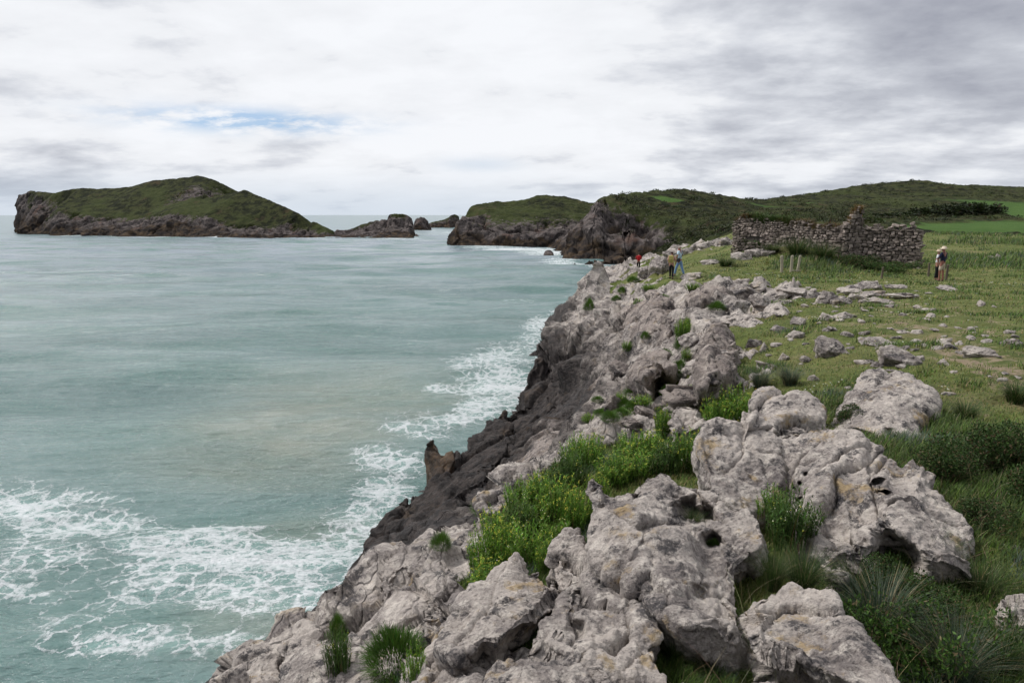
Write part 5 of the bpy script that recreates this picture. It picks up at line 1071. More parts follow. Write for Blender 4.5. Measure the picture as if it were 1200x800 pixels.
for i, (u, v, w, h, var, lb) in enumerate([(1030, 742, 110, 80, 0, 'blue-green tussock with long arching blades below the arch'), (1000, 700, 70, 56, 1, 'dark tussock left of the blue-green one'), (1120, 800, 110, 90, 0, 'tussock with straw stalks at the bottom right'), (1170, 790, 100, 90, 1, 'dark tussock in the bottom right corner'), (1085, 660, 80, 50, 1, 'tussock in front of the right limb of the rock mass'), (1150, 700, 80, 50, 1, 'tussock left of the flat pale stone'), (745, 720, 40, 50, 1, 'grass tussock in the cleft right of the pointed spur'), (720, 690, 40, 44, 1, 'grass tussock at the foot of the pitted block'), (765, 745, 50, 50, 1, 'grass tussock beside the ragged spur, nearest its right tip'), (790, 775, 60, 50, 1, 'grass tussock low in the front cleft'), (840, 790, 80, 40, 1, 'grass tussock at the bottom edge, centre right'), (705, 680, 40, 40, 1, 'deep green tussock under the overhanging side of the pitted block'), (800, 760, 60, 44, 1, 'grass tussock in the front cleft'), (850, 770, 70, 40, 1, 'low grass tussock above the small limestone hump'), (720, 700, 30, 40, 0, 'pale grass tussock in the cleft'), (890, 455, 44, 30, 0, 'grey-green tussock right of the leaning wedge rock'), (925, 450, 50, 26, 0, 'bluish grass patch in the turf behind the low ledge'), (1190, 470, 60, 30, 1, 'tussock at the right edge of the turf'), (1130, 490, 60, 26, 1, 'tussock beyond the dark bushes')]):
    plant('tus', var, u, v, w, h, lb, 'grass tussock', 'grass tussocks around the rocks')

# ---- scrub on the far slopes
def build_scrub():
    parts = []
    n = 7000; th = rng.uniform(math.radians(8), math.radians(41), n); lr = rng.uniform(math.log(125), math.log(520), n)
    z = tinH.at(th, lr); r = np.exp(lr); k = (z[:, 3] < .3) & (z[:, 1] < .45) & (z[:, 0] > 2); th, r, z = th[k], r[k], z[k]
    P = np.stack([r*np.sin(th), r*np.cos(th), z[:, 0]+.5], 1)
    nn = field_(P, .03, 5)+.5*field_(P, .1, 6); k = nn > -.25; P = P[k]; n = len(P)
    s = .45+.9*rng.random(n)**2
    m = 22; kk = np.repeat(np.arange(n), m); d = rng.normal(size=(n*m, 3)); d /= np.linalg.norm(d, axis=1)[:, None]; d[:, 2] = np.abs(d[:, 2])*.75
    C = P[kk]+d*(s[kk]*(.6+.4*rng.random(n*m)))[:, None]
    T = jitter_tint((.040, .050, .018), n, .22)[kk]*(1+.25*rng.normal(size=(n*m, 1)))
    V, F, T = quad_leaves(C, s[kk]*.38, np.clip(T, .005, .5).astype(np.float32), .8, .8)
    tag(link('scrub', mesh_np('scrub', V, F, [M['leaf']], True, {'tint': T})), kind='stuff')
build_scrub()
DK = thicket(151, 1500, ((.018, .028, .010), (.034, .050, .016), (.04, .03, .015)), (.55, .4, .05), .26)
for i, (u, v, w, h, y, lb) in enumerate([(1088, 262, 34, 16, 215, 'dark round thicket at the left corner of the upper field'), (1115, 260, 40, 20, 222, 'dark thicket between two others below the hill'), (1145, 259, 44, 20, 225, 'widest dark thicket above the nearer field'), (1160, 256, 34, 14, 230, 'dark thicket touching the bright upper field'), (1065, 263, 30, 10, 210, 'low dark thicket where the slope meets the nearer field'), (1040, 262, 30, 9, 205, 'low dark thicket right of the ruin pillar, on the slope')]):
    p = Yp(u, v, y); z0 = float(tinH.at(np.array([math.atan2(p[0], p[1])]), np.array([math.log(math.hypot(p[0], p[1]))]))[0, 0]); s = y/FPX
    r = empty('bush', (float(p[0]), float(p[1]), z0-.3), random.uniform(0, 6)); r.scale = (w*.5*s, w*.5*s, h*s*.8); tag(r, lb, 'bush', 'dark thickets below the hill'); link('foliage', DK, r)
# ------------------------------------------------------------------ loose boulders and stones
def stone_mesh(seed, n=5, k=1.0, jag=1.0):
    bm = bmesh.new(); bmesh.ops.create_icosphere(bm, subdivisions=n, radius=1.0)
    V = np.array([v.co[:] for v in bm.verts], np.float32); F = np.array([[v.index for v in f.verts] for f in bm.faces], np.int32); bm.free()
    r_ = np.random.default_rng(seed); d = V/np.linalg.norm(V, axis=1)[:, None]
    m = 11; nn = r_.normal(size=(m, 3)); nn /= np.linalg.norm(nn, axis=1)[:, None]; h = .62+.35*r_.random(m)
    R = np.full(len(V), 1.25, np.float32)
    for i in range(m):
        c = d@nn[i]; R = np.minimum(R, np.where(c > .05, h[i]/np.maximum(c, .05), 9))
    V = d*R[:, None]
    Q = V.astype(np.float32)+seed
    a, e = facets(Q, 1.6, seed)
    dd = .08*a+.30*wedge(Q, 1.1, seed)+.12*wedge(Q+3, 2.9, seed+1)+.03*fbm(Q, 6, 4, seed)-.05*np.exp(-(e/.05)**2)
    V = V+d*(dd*jag)[:, None]
    return V.astype(np.float32), F
SV = [stone_mesh(200+i, 5) for i in range(6)]
SVs = [stone_mesh(220+i, 3, jag=.8) for i in range(6)]
SM = [mesh_np('stone', v, f, [M['rock_mid']], True) for v, f in SV]
SMs = [mesh_np('stone_small', v, f, [M['rock_mid']], True) for v, f in SVs]
rs = random.Random(5)
def boulder(u, v, w, h, label, group=None, name='boulder', cat='rock', small=False, flat=1.0, sink=.42):
    p = hit(u, v)
    if p is None: return None
    s = (p[1]*CP-(p[2]-CAMZ)*SP)/FPX; rx = w*.5*s/.95; hz = h*s
    o = link(name, rs.choice(SMs if small else SM))
    o.scale = (rx, rx*rs.uniform(.7, 1.1)*flat, hz*.75); o.rotation_euler = (rs.uniform(-.25, .25), rs.uniform(-.25, .25), rs.uniform(0, 6.28))
    o.location = (float(p[0]), float(p[1])+rx*.4, float(p[2])+hz*(.5-sink)); tag(o, label, cat, group); return o
MID = [(1056, 426, 42, 22, 'rounded grey boulder in the turf, nearest behind the two-knobbed block'), (976, 417, 34, 24, 'slanting pale boulder in the turf left of the rounded grey one'), (1154, 418, 36, 12, 'flat tan boulder by the bare earth at the right'), (936, 380, 16, 11, 'small white rock standing alone in the turf beyond the leaning wedge'), (969, 376, 20, 11, 'pale rock with a notch, right of the lone white rock'), (988, 374, 20, 9, 'low pale rock in line with the notched rock'),
       (885, 406, 15, 12, 'small pointed rock by the ridge edge in the turf'), (1030, 430, 16, 7, 'white flat stone beside the rounded grey boulder'), (1027, 404, 34, 9, 'long low grey slab in the turf behind the rounded boulder'), (1107, 428, 14, 8, 'pale stone at the edge of the dark bushes'), (920, 422, 14, 9, 'grey stone in the bluish grass patch'), (896, 412, 12, 12, 'brown-topped rock near the leaning wedge'), (932, 396, 22, 8, 'cracked low rock in the middle turf'), (913, 387, 16, 7, 'pair-like low stone left in the middle turf'),
       (912, 350, 30, 13, 'grey boulder at the left end of the stony band'), (893, 356, 24, 12, 'boulder in the stony band next to the outcrop'), (930, 344, 40, 11, 'long boulder topping the stony band'), (862, 360, 26, 16, 'block at the corner of the ridge and the stony band'), (875, 350, 30, 22, 'tall block of the outcrop before the posts'), (850, 345, 36, 24, 'widest block of the outcrop before the posts'), (845, 356, 24, 18, 'lower block of the outcrop before the posts'), (886, 342, 34, 12, 'flat block right of the widest one'), (865, 338, 30, 14, 'back block of the outcrop before the posts'),
       (969, 354, 28, 14, 'steep pale rock in the middle of the stony band'), (986, 356, 20, 10, 'low rock right of the steep pale one'), (1007, 352, 22, 9, 'grey hump in the stony band'), (1021, 348, 34, 8, 'long pale hump in the stony band'), (1053, 350, 36, 7, 'last flat rock at the right end of the stony band'), (1000, 344, 30, 7, 'thin pale ledge behind the grey hump'), (950, 349, 20, 9, 'rock between the long boulder and the steep pale rock'), (1035, 355, 22, 6, 'flat ledge in front of the long pale hump'),
       (1114, 340, 22, 5, 'flat stone in front of the couple in hats'), (1055, 338, 24, 5, 'flat pale stone left of the couple in hats'), (1151, 358, 12, 6, 'small stone in tall grass right of the couple'), (1170, 305, 9, 8, 'white upright stone in the field right of the couple'), (1162, 304, 8, 6, 'left one of the white stones in the field'), (1144, 304, 8, 4, 'flat white stone alone in the field behind the couple'), (955, 446, 14, 7, 'white stone on the bluish grass'), (945, 424, 16, 8, 'pale flat stone behind the bluish grass'), (1190, 404, 22, 8, 'grey stone at the right edge of the turf'),
       (790, 300, 18, 12, 'rubble block beside the man in the blue shirt'), (806, 297, 14, 9, 'rubble block in the tumbled wall line, lowest'), (815, 293, 14, 9, 'rubble block in the tumbled wall line, second from the low end'), (826, 291, 15, 10, 'rubble block in the tumbled wall line, middle'), (838, 288, 16, 10, 'rubble block in the tumbled wall line, near the ruin'), (850, 287, 18, 12, 'rubble block against the ruin corner'), (775, 317, 26, 22, 'knobbly pale boulder beside the hiking pair'), (758, 322, 20, 12, 'pale rock just right of the hiker in red'), (833, 309, 18, 7, 'stone by the grass tuft near the hiking pair'), (812, 326, 22, 9, 'pale rock with a dark plant on top, near the hiking pair'),
       (870, 304, 20, 12, 'fallen masonry lump at the left foot of the ruin'), (888, 300, 22, 12, 'fallen masonry lump under the dark niche'), (900, 299, 16, 8, 'fallen masonry lump right of the dark niche')]
for m in MID: boulder(*m, group='rocks standing out of the turf')
# a scatter of little stones, thicker on the bare earth
cnt = 0; tries = 0
while cnt < 150 and tries < 3000:
    tries += 1
    if rs.random() < .55: u, v = rs.gauss(1080, 70), rs.gauss(398, 22)
    elif rs.random() < .5: u, v = rs.gauss(930, 50), rs.gauss(365, 30)
    else: u, v = rs.gauss(980, 80), rs.gauss(350, 8)
    if not (850 < u < 1195 and 335 < v < 470): continue
    w = rs.uniform(4, 13)*(v-250)/140
    if boulder(u, v, w, w*rs.uniform(.25, .5), 'small pale stone lying in the short turf and bare earth', 'small stones strewn over the turf', 'stone', 'stone', True): cnt += 1
# angular blocks crowning the jagged ridge
RDG = [(812, 404, 26, 18, 'grey spire-like block high on the ridge'), (800, 388, 28, 20, 'squat block in the middle of the ridge crest'), (800, 488, 36, 20, 'pale block below the fluted ridge edge'), (760, 490, 30, 14, 'pale lump above the samphire shelf'), (728, 440, 26, 20, 'jointed slab beside the buttress'), (722, 480, 26, 16, 'grey block between buttress and shelf'), (776, 484, 22, 14, 'small block at the foot of the ridge'), (742, 502, 26, 12, 'low pale block on the seaward rim of the shelf')]
def ridge_block(u, v, w, h, label, i):
    p = hit(u, v); s = (p[1]*CP-(p[2]-CAMZ)*SP)/FPX
    o = link('boulder', SM[i % 6]); rx = w*.5*s; o.scale = (rx, rx*.9, h*s*.62); o.rotation_euler = (rs.uniform(-.2, .3), rs.uniform(.05, .5), rs.uniform(-.8, .8))
    o.location = (float(p[0]), float(p[1])+rx*.5, float(p[2])+h*s*.18); tag(o, label, 'rock', 'blocks of the jagged ridge')
    if u < 792: o.material_slots[0].link = 'OBJECT'; o.material_slots[0].material = M['rock_dim']
for i, m in enumerate(RDG): ridge_block(*m, i)

# ------------------------------------------------------------------ ruined walls
def make_masonry_mat(name, k=1.0):
    m, t = new_mat(name); pos = t.n('ShaderNodeNewGeometry').outputs['Position']
    tint = t.attr('tint', 0); n = t.noise(pos, 5, 6, .7); n2 = t.noise(pos, 1.1, 5, .65); n3 = t.noise(pos, 18, 4, .7)
    c = t.mix(t.math('MULTIPLY', t.ss(n, .45, .68), .6), tint, (.42, .36, .32)); c = t.mix(t.math('MULTIPLY', t.ss(n2, .52, .66), .55), c, (.075, .068, .06)); c = t.mix(t.math('MULTIPLY', t.ss(n3, .5, .7), .35), c, (.33, .25, .14))
    t.out(bsdf(t, c, .95, bump(t, n, .03, .9), .2)); return m
M['masonry'] = make_masonry_mat('ruin_masonry')
BV, BF = None, None
def rounded_box():
    bm = bmesh.new(); bmesh.ops.create_cube(bm, size=2.0); bmesh.ops.bevel(bm, geom=bm.edges[:]+bm.verts[:], offset=.28, segments=1, affect='EDGES', profile=.5); bmesh.ops.triangulate(bm, faces=bm.faces[:])
    V = np.array([v.co[:] for v in bm.verts]); F = np.array([[v.index for v in f.verts] for f in bm.faces]); bm.free(); return V, F
RV, RF = rounded_box()
def stones_wall(A, B, zb, top, thick, rngs, hole=None, course=(.10, .22), length=(.14, .42), dark=1.0):
    """A,B: plan ends; zb(t), top(t): foot and ragged crest heights along it"""
    A = np.array(A, float); B = np.array(B, float); Lw = np.linalg.norm(B-A); e = (B-A)/Lw; nrm = np.array([e[1], -e[0]])
    Vs, Fs, Ts = [], [], []; o = 0; z = min(zb(t) for t in np.linspace(0, 1, 20))-.3; zmax = max(top(t) for t in np.linspace(0, 1, 60))
    while z < zmax:
        ch = rngs.uniform(*course); x = -rngs.uniform(0, .3)
        while x < Lw:
            l = rngs.uniform(*length)*(1.5 if rngs.random() < .08 else 1); xm = x+l/2; t = min(1, max(0, xm/Lw))
            x += l
            if z > top(t)+rngs.uniform(-.10, .12) or z+ch < zb(t)-.2: continue
            if hole and abs(xm-hole[0]) < hole[2] and abs(z-hole[1]) < hole[3]: continue
            for side in (-1, 1):
                V = RV*np.array([l*.5*rngs.uniform(.80, 1.0), thick*.27, ch*.5*rngs.uniform(.80, 1.05)])
                V = V*(1+.17*rngs.normal(size=V.shape))
                a = rngs.normal()*.13; ca, sa = math.cos(a), math.sin(a); V = np.stack([V[:, 0]*ca-V[:, 2]*sa, V[:, 1], V[:, 0]*sa+V[:, 2]*ca], 1)
                off = side*(thick*.26+rngs.uniform(-.03, .06)); c = A+e*xm+nrm*off; zz = z+ch/2+rngs.uniform(-.04, .04)
                W = np.stack([c[0]+e[0]*V[:, 0]+nrm[0]*V[:, 1], c[1]+e[1]*V[:, 0]+nrm[1]*V[:, 1], zz+V[:, 2]], 1)
                g_ = dark*rngs.uniform(.07, .30)*rngs.uniform(.7, 1); Vs.append(W); Fs.append(RF+o); o += len(W); Ts.append(np.tile(np.array([[g_*1.2, g_*1.0, g_*.9]]), (len(W), 1)))
        z += ch
    return np.concatenate(Vs), np.concatenate(Fs), np.concatenate(Ts)
def core_wall(A, B, zb, top, thick, parent):
    A = np.array(A, float); B = np.array(B, float); Lw = np.linalg.norm(B-A); e = (B-A)/Lw; nrm = np.array([e[1], -e[0]]); n = 50; V = []; F = []
    for i, t in enumerate(np.linspace(.012, .988, n)):
        c = A+e*Lw*t; h = thick*.36
        for s, zz in ((-1, zb(t)-.6), (1, zb(t)-.6), (1, top(t)-.14), (-1, top(t)-.14)): V.append((*(c+nrm*h*s), zz))
        if i: k = (i-1)*4; F += [(k+a, k+(a+1) % 4, k+4+(a+1) % 4, k+4+a) for a in range(4)]
    F += [(0, 1, 2, 3), (n*4-4, n*4-1, n*4-2, n*4-3)]
    m_ = M.setdefault('mortar', plain('dark_mortar', (.07, .06, .052))); return link('mortar_core', mesh_np('core', V, F, [m_], False), parent)
def turf_cap(A, B, top, thick, t0, t1, col, h, n, parent, name='turf_cap'):
    A = np.array(A, float); B = np.array(B, float); e = B-A; nrm = np.array([e[1], -e[0]])/np.linalg.norm(e)
    t = rng.uniform(t0, t1, n); c = A[None]+e[None]*t[:, None]+nrm[None]*rng.uniform(-.5, .5, (n, 1))*thick
    P = np.concatenate([c, np.array([top(x) for x in t])[:, None]-.05], 1).astype(np.float32)
    V, F, T = blade_mesh(P, h*(.5+rng.random(n)), np.full(n, .045), rng.uniform(0, 6.28, n), .4+.9*rng.random(n), jitter_tint(col, n, .35))
    return link(name, mesh_np('cap', V, F, [M['leaf']], True, {'tint': T}), parent)
ru = np.random.default_rng(33)
def ruin(name, A, B, topf, thick, label, caps=(), hole=None, sub=0.0, dark=1.0, course=(.10, .22)):
    gz = lambda t: float(ground(A[0]+(B[0]-A[0])*t, A[1]+(B[1]-A[1])*t))
    zs = np.linspace(0, 1, 21); gv = [gz(t)-sub for t in zs]; zb = lambda t: float(np.interp(t, zs, gv))
    jag = ru.normal(size=41)*.17; tp = lambda t: topf(t)+float(np.interp(t, np.linspace(0, 1, 41), jag))
    r = empty(name, (0, 0, 0)); tag(r, label, 'ruined wall')
    V, F, T = stones_wall(A, B, zb, tp, thick, ru, hole, dark=dark, course=course); link('masonry', mesh_np('masonry', V, F, [M['masonry']], False, {'tint': T}), r)
    core_wall(A, B, zb, tp, thick, r)
    for c in caps: turf_cap(A, B, tp, thick, *c, r)
    return r
def pl(u, v, y): p = Yp(u, v, y); return p
def topz(us, vs, ya, yb):     # crest heights from sight lines along the wall
    t = np.linspace(0, 1, len(us)); z = [Yp(u, v, ya+(yb-ya)*k)[2] for u, v, k in zip(us, vs, (np.array(us)-us[0])/(us[-1]-us[0]))]
    return lambda x: float(np.interp(x, (np.array(us)-us[0])/(us[-1]-us[0]), z))
a = pl(984, 305, 45.0); b = pl(1076, 318, 42.0)
ruin('ruined_wall', a[:2], b[:2], topz([984, 1000, 1025, 1050, 1066, 1076], [269, 267, 267, 267.5, 269, 271], 45., 42.), .7, 'nearer dry-stone ruin wall with a ragged level top, behind the daisies', caps=((.0, .35, (.10, .10, .03), .18, 500),))
a = pl(864, 293, 55.0); b = pl(982, 302, 46.0)
ruin('ruined_wall', a[:2], b[:2], topz([864, 872, 890, 905, 930, 950, 970, 982], [262, 257, 257, 259, 262, 264.5, 268, 270], 55., 46.), .9, 'longer ruin wall with grassy crest and a dark niche, left of the stub pillar', caps=((.0, .2, (.13, .085, .04), .35, 1400), (.14, .58, (.06, .095, .025), .5, 3000), (.45, 1.0, (.12, .09, .04), .34, 2600)), hole=(2.2, 9.9, .75, .35), dark=.95)
a = pl(866, 297, 52.5); b = pl(908, 296, 51.)
ruin('ruined_wall', a[:2], b[:2], topz([866, 876, 890, 900, 908], [283, 287, 286, 285, 291], 52.5, 51.), .8, 'low broken front wall under the dark niche', caps=((.15, .6, (.05, .09, .02), .3, 500),))
a = pl(989, 300, 44.6); b = pl(1005, 301, 44.4)
pr = ruin('wall_pillar', a[:2], b[:2], topz([989, 992, 995, 1000, 1004, 1005], [262, 258, 249, 247, 248, 252], 44.6, 44.4), .85, 'stub pillar rising above the ruin walls, tufted with orange-brown grass', caps=((.1, .98, (.19, .13, .05), .28, 900),), course=(.18, .3))
for i, (u, v, w, h, lb) in enumerate([(892, 284, 26, 10, 'dark green bush filling the niche of the ruin wall'), (935, 300, 60, 27, 'deep green grass bank against the longer ruin wall'), (965, 304, 54, 24, 'green growth in the corner where the ruin walls meet'), (1010, 312, 44, 14, 'weedy clump along the foot of the nearer ruin wall'), (1045, 318, 44, 12, 'weedy clump at the right foot of the nearer ruin wall'), (850, 312, 40, 14, 'bright green grass tuft near the hiking pair'), (905, 296, 40, 14, 'grass heap below the longer ruin wall')]):
    plant('thi' if i in (0, 3, 4) else 'tus', [2, 1, 1, 1, 2, 1, 1][i], u, v, w, h, lb, 'grass clump' if i not in (0, 3, 4) else 'bush')

# ------------------------------------------------------------------ posts
M['post'] = plain('weathered_post', (.36, .32, .25), var=.35, scale=9); M['post_dark'] = plain('dark_post', (.13, .105, .08), var=.35, scale=9)
def post(u, v, h, w, label, mat, lean=0., group=None, rail=None):
    p = hit(u, v); s = (p[1]*CP-(p[2]-CAMZ)*SP)/FPX; bm = bmesh.new()
    r = w*.5*s; hh = h*s; n = 10; rings = []
    for k, t in enumerate((-.25, 0, .3, .6, .9, .985, 1.0)):
        rr = r*(1.08-.12*max(t, 0))*(.82 if t == 1.0 else 1); ring = []
        for i in range(n):
            a = 2*math.pi*i/n; q = rr*(1+.09*math.sin(3*a+k)+.04*rs.uniform(-1, 1)); ring.append(bm.verts.new((q*math.cos(a)+lean*hh*t, q*math.sin(a), hh*t+(.18*r*math.cos(a) if t == 1.0 else 0))))
        rings.append(ring)
    for a, b in zip(rings, rings[1:]):
        for i in range(n): bm.faces.new((a[i], a[(i+1) % n], b[(i+1) % n], b[i]))
    bm.faces.new(rings[-1]); bm.faces.new(rings[0][::-1])
    me = bpy.data.meshes.new('post'); bm.to_mesh(me); bm.free(); me.materials.append(M[mat])
    o = link('wooden_post', me, loc=tuple(map(float, p))); return tag(o, label, 'post', group), p
G_ = 'wooden posts in front of the ruin'
post(916, 319, 19.5, 3.3, 'bleached wooden post, left one of three before the ruin wall', 'post', -.06, G_)
_, pa = post(927, 319.5, 20, 3.3, 'bleached wooden post, middle one of three before the ruin wall', 'post', 0, G_)
_, pb = post(934.5, 318, 18.5, 3.0, 'bleached wooden post leaning right, third before the ruin wall', 'post', .10, G_)
bm = bmesh.new(); bmesh.ops.create_cube(bm, size=1.0, matrix=Matrix.Diagonal((.52, .16, .05, 1))); bmesh.ops.bevel(bm, geom=bm.edges[:], offset=.012, segments=2, affect='EDGES'); me = bpy.data.meshes.new('step'); bm.to_mesh(me); bm.free(); me.materials.append(M['post'])
tag(link('plank', me, loc=(float((pa[0]+pb[0])/2+.02), float(pa[1]-.12), float(pa[2]+.13))), 'low plank step between the middle and leaning bleached posts', 'plank')
post(1033, 327, 14, 2.4, 'dark mossy post in the weeds before the nearer ruin wall', 'post_dark', .03)
post(1088, 324, 16, 2.2, 'thin dark post just left of the couple in hats', 'post_dark', -.04)
post(1108.5, 328, 18, 2.6, 'mossy post directly right of the couple in hats', 'post_dark', .02)

# ------------------------------------------------------------------ people
M['skin'] = plain('skin', (.36, .19, .14), .55, .06, 30); M['skin_red'] = plain('sunburnt_skin', (.27, .115, .085), .55, .06, 30)
cloth = {}
def cl(c, name='cloth'):
    if c not in cloth: cloth[c] = plain(name, c, .9, .12, 25)
    return cloth[c]
def skin_mesh(name, verts, edges, rad, mat, sub=2, root=0):
    me = bpy.data.meshes.new('sk'); me.from_pydata([tuple(v) for v in verts], edges, []); me.update()
    o = bpy.data.objects.new('sk', me); COL.objects.link(o); m = o.modifiers.new('s', 'SKIN'); m.use_smooth_shade = True; m.branch_smoothing = .3
    for i, r in enumerate(rad): sv = me.skin_vertices[0].data[i]; sv.radius = (r, r) if np.isscalar(r) else r; sv.use_root = (i == root)
    u = o.modifiers.new('u', 'SUBSURF'); u.levels = sub; u.render_levels = sub
    dg = bpy.context.evaluated_depsgraph_get(); em = bpy.data.meshes.new_from_object(o.evaluated_get(dg)); em.name = name
    bpy.data.objects.remove(o); em.materials.clear(); em.materials.append(mat)
    for p_ in em.polygons: p_.use_smooth = True
    return em
def person(u, v, H, face, label, skin, hair, top, legs, shoes, arms, stride=.12, sleeves=.5, shorts=False, hat=None, dress=None, lean=0.0, y=None, group=None):
    """metres for height H; face = heading (0 looks away from the camera); arms: [(elbow xyz),(hand xyz)] left,right in body axes (x right, y forward)"""
    p = hit(u, v) if y is None else Yp(u, v, y); p[2] = float(ground(p[0], p[1]))-.01
    r = empty('person', tuple(map(float, p)), -face); tag(r, label, 'person', group); k = H/1.75; S = lambda a: np.array(a, float)*k
    pel, wai, che, nek, hed, crn = S((0, 0, .93)), S((0, lean*.2, 1.10)), S((0, lean*.5, 1.32)), S((0, lean*.8, 1.49)), S((0, lean+.015, 1.62)), S((0, lean+.005, 1.69))
    V = [pel, wai, che, nek, hed, crn, hed+S((0, .085, -.012)), hed+S((0, .03, -.07))]; E = [(0, 1), (1, 2), (2, 3), (3, 4), (4, 5), (4, 6), (4, 7)]
    R = [(.145, .105), (.125, .095), (.15, .105), .052, .088, .07, .022, .05]
    legpts = []
    for s, st in ((-1, stride), (1, -stride)):
        hip, kn, an, toe = S((s*.095, 0, .86)), S((s*.10, st*.55+.03, .49)), S((s*.10, st, .085)), S((s*.11, st+.15, .03)); i = len(V)
        V += [hip, kn, an, toe]; E += [(0, i), (i, i+1), (i+1, i+2), (i+2, i+3)]; R += [.088, .058, .042, .035]; legpts.append((hip, kn, an, toe))
    armpts = []
    for s, (el, ha) in zip((-1, 1), arms):
        sh = S((s*.185, lean*.6, 1.43)); el = S(el); ha = S(ha); i = len(V)
        V += [sh, el, ha]; E += [(2, i), (i, i+1), (i+1, i+2)]; R += [.055, .042, .028]; armpts.append((sh, el, ha))
        d = ha-el; d /= np.linalg.norm(d); side = np.cross(d, [0, 1, .3]); side /= np.linalg.norm(side); h0 = i+2
        palm = ha+d*.065*k; j = len(V); V.append(palm); E.append((h0, j)); R.append((.034, .018))
        for q, ln in zip((-1.5, -.5, .5, 1.5), (.065, .078, .074, .056)):
            c = len(V); V += [palm+d*.02*k+side*q*.017*k, palm+d*(.02+ln*.55)*k+side*q*.019*k, palm+d*(.02+ln)*k+side*q*.019*k+np.array([0, .014*k, 0])]; E += [(j, c), (c, c+1), (c+1, c+2)]; R += [.0095, .009, .008]
        c = len(V); V += [ha+d*.035*k+side*.035*k, ha+d*.07*k+side*.052*k]; E += [(j, c), (c, c+1)]; R += [.011, .009]
    R = [x*k if np.isscalar(x) else (x[0]*k, x[1]*k) for x in R]
    link('body', skin_mesh('body', V, E, R, skin), r)
    for s in (-1, 1):
        bm = bmesh.new(); bmesh.ops.create_uvsphere(bm, u_segments=8, v_segments=6, radius=.011*k, matrix=Matrix.Translation(Vector(hed+S((s*.032, .078, .015))))); me = bpy.data.meshes.new('eye'); bm.to_mesh(me); bm.free(); me.materials.append(cl((.03, .025, .02), 'eye_dark')); link('eye', me, r)
    # shirt
    V = [pel+S((0, 0, -.01)), wai, che, nek+S((0, 0, -.055))]; E = [(0, 1), (1, 2), (2, 3)]; R = [(.165, .125), (.15, .115), (.172, .125), (.085, .075)]
    for sh, el, ha in armpts:
        i = len(V); V += [sh, sh+(el-sh)*.9, el+(ha-el)*(.85 if sleeves > .9 else .05)] if sleeves > .5 else [sh, sh+(el-sh)*.45, sh+(el-sh)*.8]; E += [(2, i), (i, i+1), (i+1, i+2)]; R += [.073, .062, .048] if sleeves > .5 else [.074, .066, .062]
    link('shirt', skin_mesh('shirt', V, E, [x*k if np.isscalar(x) else (x[0]*k, x[1]*k) for x in R], cl(top)), r)
    V = [pel+S((0, 0, .05)), pel+S((0, 0, -.05))]; E = [(0, 1)]; R = [(.15, .115), (.155, .12)]
    for hip, kn, an, toe in legpts:
        i = len(V)
        if shorts: V += [hip, hip+(kn-hip)*.5, hip+(kn-hip)*.92]; E += [(1, i), (i, i+1), (i+1, i+2)]; R += [.102, .092, .088]
        else: V += [hip, kn, an+S((0, 0, .03))]; E += [(1, i), (i, i+1), (i+1, i+2)]; R += [.100, .074, .060]
    link('shorts' if shorts else 'trousers', skin_mesh('trousers', V, E, [x*k if np.isscalar(x) else (x[0]*k, x[1]*k) for x in R], cl(legs)), r)
    for hip, kn, an, toe in legpts:
        link('shoe', skin_mesh('shoe', [an+S((0, -.045, -.045)), an+S((0, .04, -.04)), toe+S((0, 0, .005))], [(0, 1), (1, 2)], [.046*k, .05*k, .042*k], cl(shoes)), r)
    if hair is not None:
        link('hair', skin_mesh('hair', [hed+S((0, -.03, -.03)), hed+S((0, -.03, .04)), crn+S((0, -.005, .02))], [(0, 1), (1, 2)], [.082*k, .097*k, .080*k], cl(hair, 'hair')), r)
    if hat is not None:
        bm = bmesh.new(); n = 24; prof = ((.17, .028), (.165, .036), (.10, .045), (.096, .10), (.075, .135), (.001, .145)); rr = []
        for q, z in prof: rr.append([bm.verts.new((q*k*math.cos(2*math.pi*i/n), q*1.08*k*math.sin(2*math.pi*i/n), z*k-(.012*k if q > .16 else 0)*math.cos(4*math.pi*i/n))) for i in range(n)])
        for a_, b_ in zip(rr, rr[1:]):
            for i in range(n): bm.faces.new((a_[i], a_[(i+1) % n], b_[(i+1) % n], b_[i]))
        me = bpy.data.meshes.new('hat'); bm.to_mesh(me); bm.free(); me.materials.append(cl(hat, 'straw_hat')); o = link('sun_hat', me, r); o.location = tuple(hed+S((0, 0, .0)))
        for p_ in me.polygons: p_.use_smooth = True
    return r, k, p
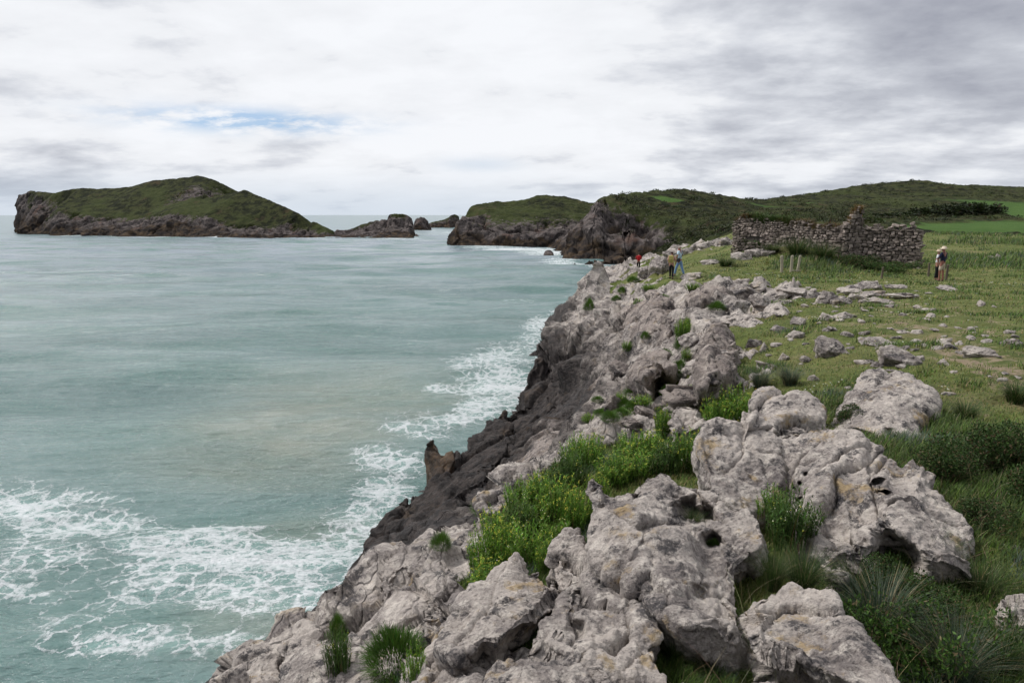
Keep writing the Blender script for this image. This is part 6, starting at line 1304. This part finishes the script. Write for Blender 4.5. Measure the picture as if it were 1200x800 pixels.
def pack(P, rz, k, label, col, scale=(1, 1, 1), straps=True, cat='backpack', name='backpack', side=-.19, z=1.27, x=0):
    r = empty(name, P, rz); tag(r, label, cat)
    bm = bmesh.new(); bmesh.ops.create_cube(bm, size=1.0, matrix=Matrix.Translation((x, side*k, z*k)) @ Matrix.Diagonal((.30*k*scale[0], .17*k*scale[1], .46*k*scale[2], 1)))
    bmesh.ops.bevel(bm, geom=bm.edges[:], offset=.055*k, segments=4, affect='EDGES', profile=.6); me = bpy.data.meshes.new('bag'); bm.to_mesh(me); bm.free(); me.materials.append(cl(col, 'bag_cloth')); link('bag_body', me, r)
    bm = bmesh.new(); bmesh.ops.create_cube(bm, size=1.0, matrix=Matrix.Translation((x, (side-.10*scale[1])*k, (z-.08)*k)) @ Matrix.Diagonal((.22*k*scale[0], .06*k, .20*k*scale[2], 1)))
    bmesh.ops.bevel(bm, geom=bm.edges[:], offset=.022*k, segments=3, affect='EDGES'); me = bpy.data.meshes.new('pocket'); bm.to_mesh(me); bm.free(); me.materials.append(cl(tuple(c*.7 for c in col), 'bag_pocket')); link('pocket', me, r)
    if straps:
        for s in (-1, 1):
            link('strap', skin_mesh('strap', [Vector((s*.10*k, -.13*k, 1.40*k)), Vector((s*.11*k, -.03*k, 1.50*k)), Vector((s*.12*k, .09*k, 1.45*k)), Vector((s*.13*k, .14*k, 1.30*k)), Vector((s*.15*k, .08*k, 1.14*k)), Vector((s*.12*k, -.10*k, 1.10*k))], [(i, i+1) for i in range(5)], [.018*k]*6, cl(tuple(c*.4 for c in col), 'strap_cloth'), 1), r)
    return r
down = [((-.25, .02, 1.16), (-.24, .10, .92)), ((.25, .02, 1.16), (.24, .10, .92))]
bent = [((-.27, .02, 1.18), (-.16, .22, 1.10)), ((.27, .02, 1.18), (.16, .22, 1.10))]
_, k1, p1 = person(748, 317, 1.74, .15, 'person in dark trousers and red jacket with a red backpack, alone at the cliff end', M['skin'], (.05, .04, .035), (.42, .03, .035), (.018, .018, .022), (.03, .03, .03), bent, sleeves=1.0, y=66)
pack(tuple(map(float, p1)), -.15, k1, 'bright red backpack worn by the lone hiker at the cliff end', (.55, .02, .03))
_, k2, p2 = person(786.5, 324.5, 1.64, .5, 'person with dark hair, pink top and black trousers walking beside the man in blue', M['skin'], (.05, .02, .018), (.60, .36, .32), (.012, .012, .014), (.02, .02, .02), [((-.25, .02, 1.16), (-.22, .16, .96)), ((.25, .04, 1.16), (.20, .20, 1.02))], sleeves=.4, stride=.10, y=41)
pack(tuple(map(float, p2)), -.5, k2, 'yellow and green rucksack on the back of the person in pink', (.42, .36, .12), (.95, 1, 1.0))
rr_, k3, p3 = person(796, 321.5, 1.86, -.9, 'person in pale blue shirt and jeans with a dark strap across the chest, mid-stride', M['skin_red'], (.35, .28, .24), (.50, .66, .76), (.16, .27, .46), (.05, .045, .04), [((-.28, .03, 1.18), (-.22, .18, 1.0)), ((.30, .0, 1.2), (.34, .14, 1.02))], stride=.24, sleeves=.4, lean=.04, y=42)
r = empty('shoulder_bag', tuple(map(float, p3)), .9); tag(r, 'small dark bag on a cross-body strap carried by the person in pale blue', 'shoulder bag')
link('strap', skin_mesh('strap', [Vector(q)*k3 for q in ((.12, .0, 1.50), (.06, .135, 1.42), (-.05, .155, 1.28), (-.15, .12, 1.12), (-.20, .0, 1.0), (-.12, -.13, 1.12), (.02, -.15, 1.3), (.10, -.09, 1.45))], [(i, (i+1) % 8) for i in range(8)], [.016]*8, cl((.02, .02, .025)), 1), r)
bm = bmesh.new(); bmesh.ops.create_cube(bm, size=1.0, matrix=Matrix.Translation((-.235*k3, .0, .93*k3)) @ Matrix.Diagonal((.09, .26, .20, 1))); bmesh.ops.bevel(bm, geom=bm.edges[:], offset=.03, segments=3, affect='EDGES'); me = bpy.data.meshes.new('bag'); bm.to_mesh(me); bm.free(); me.materials.append(cl((.03, .03, .035))); link('bag_body', me, r)
person(1102.5, 329, 1.80, -.5, 'person in navy jacket and beige shorts with bare legs and a pale sun hat', M['skin_red'], (.45, .40, .36), (.012, .016, .045), (.50, .42, .33), (.05, .03, .03), [((-.26, .04, 1.18), (-.14, .22, 1.14)), ((.26, .02, 1.18), (.22, .16, .98))], stride=.03, sleeves=1.0, shorts=True, hat=(.62, .52, .42), y=35.5)
person(1096.5, 327.5, 1.62, 2.2, 'person in white top and black trousers with brimmed hat, half hidden behind navy jacket', M['skin'], (.30, .20, .12), (.72, .72, .76), (.014, .014, .018), (.03, .03, .03), down, stride=.04, sleeves=.4, hat=(.50, .40, .30), y=36)
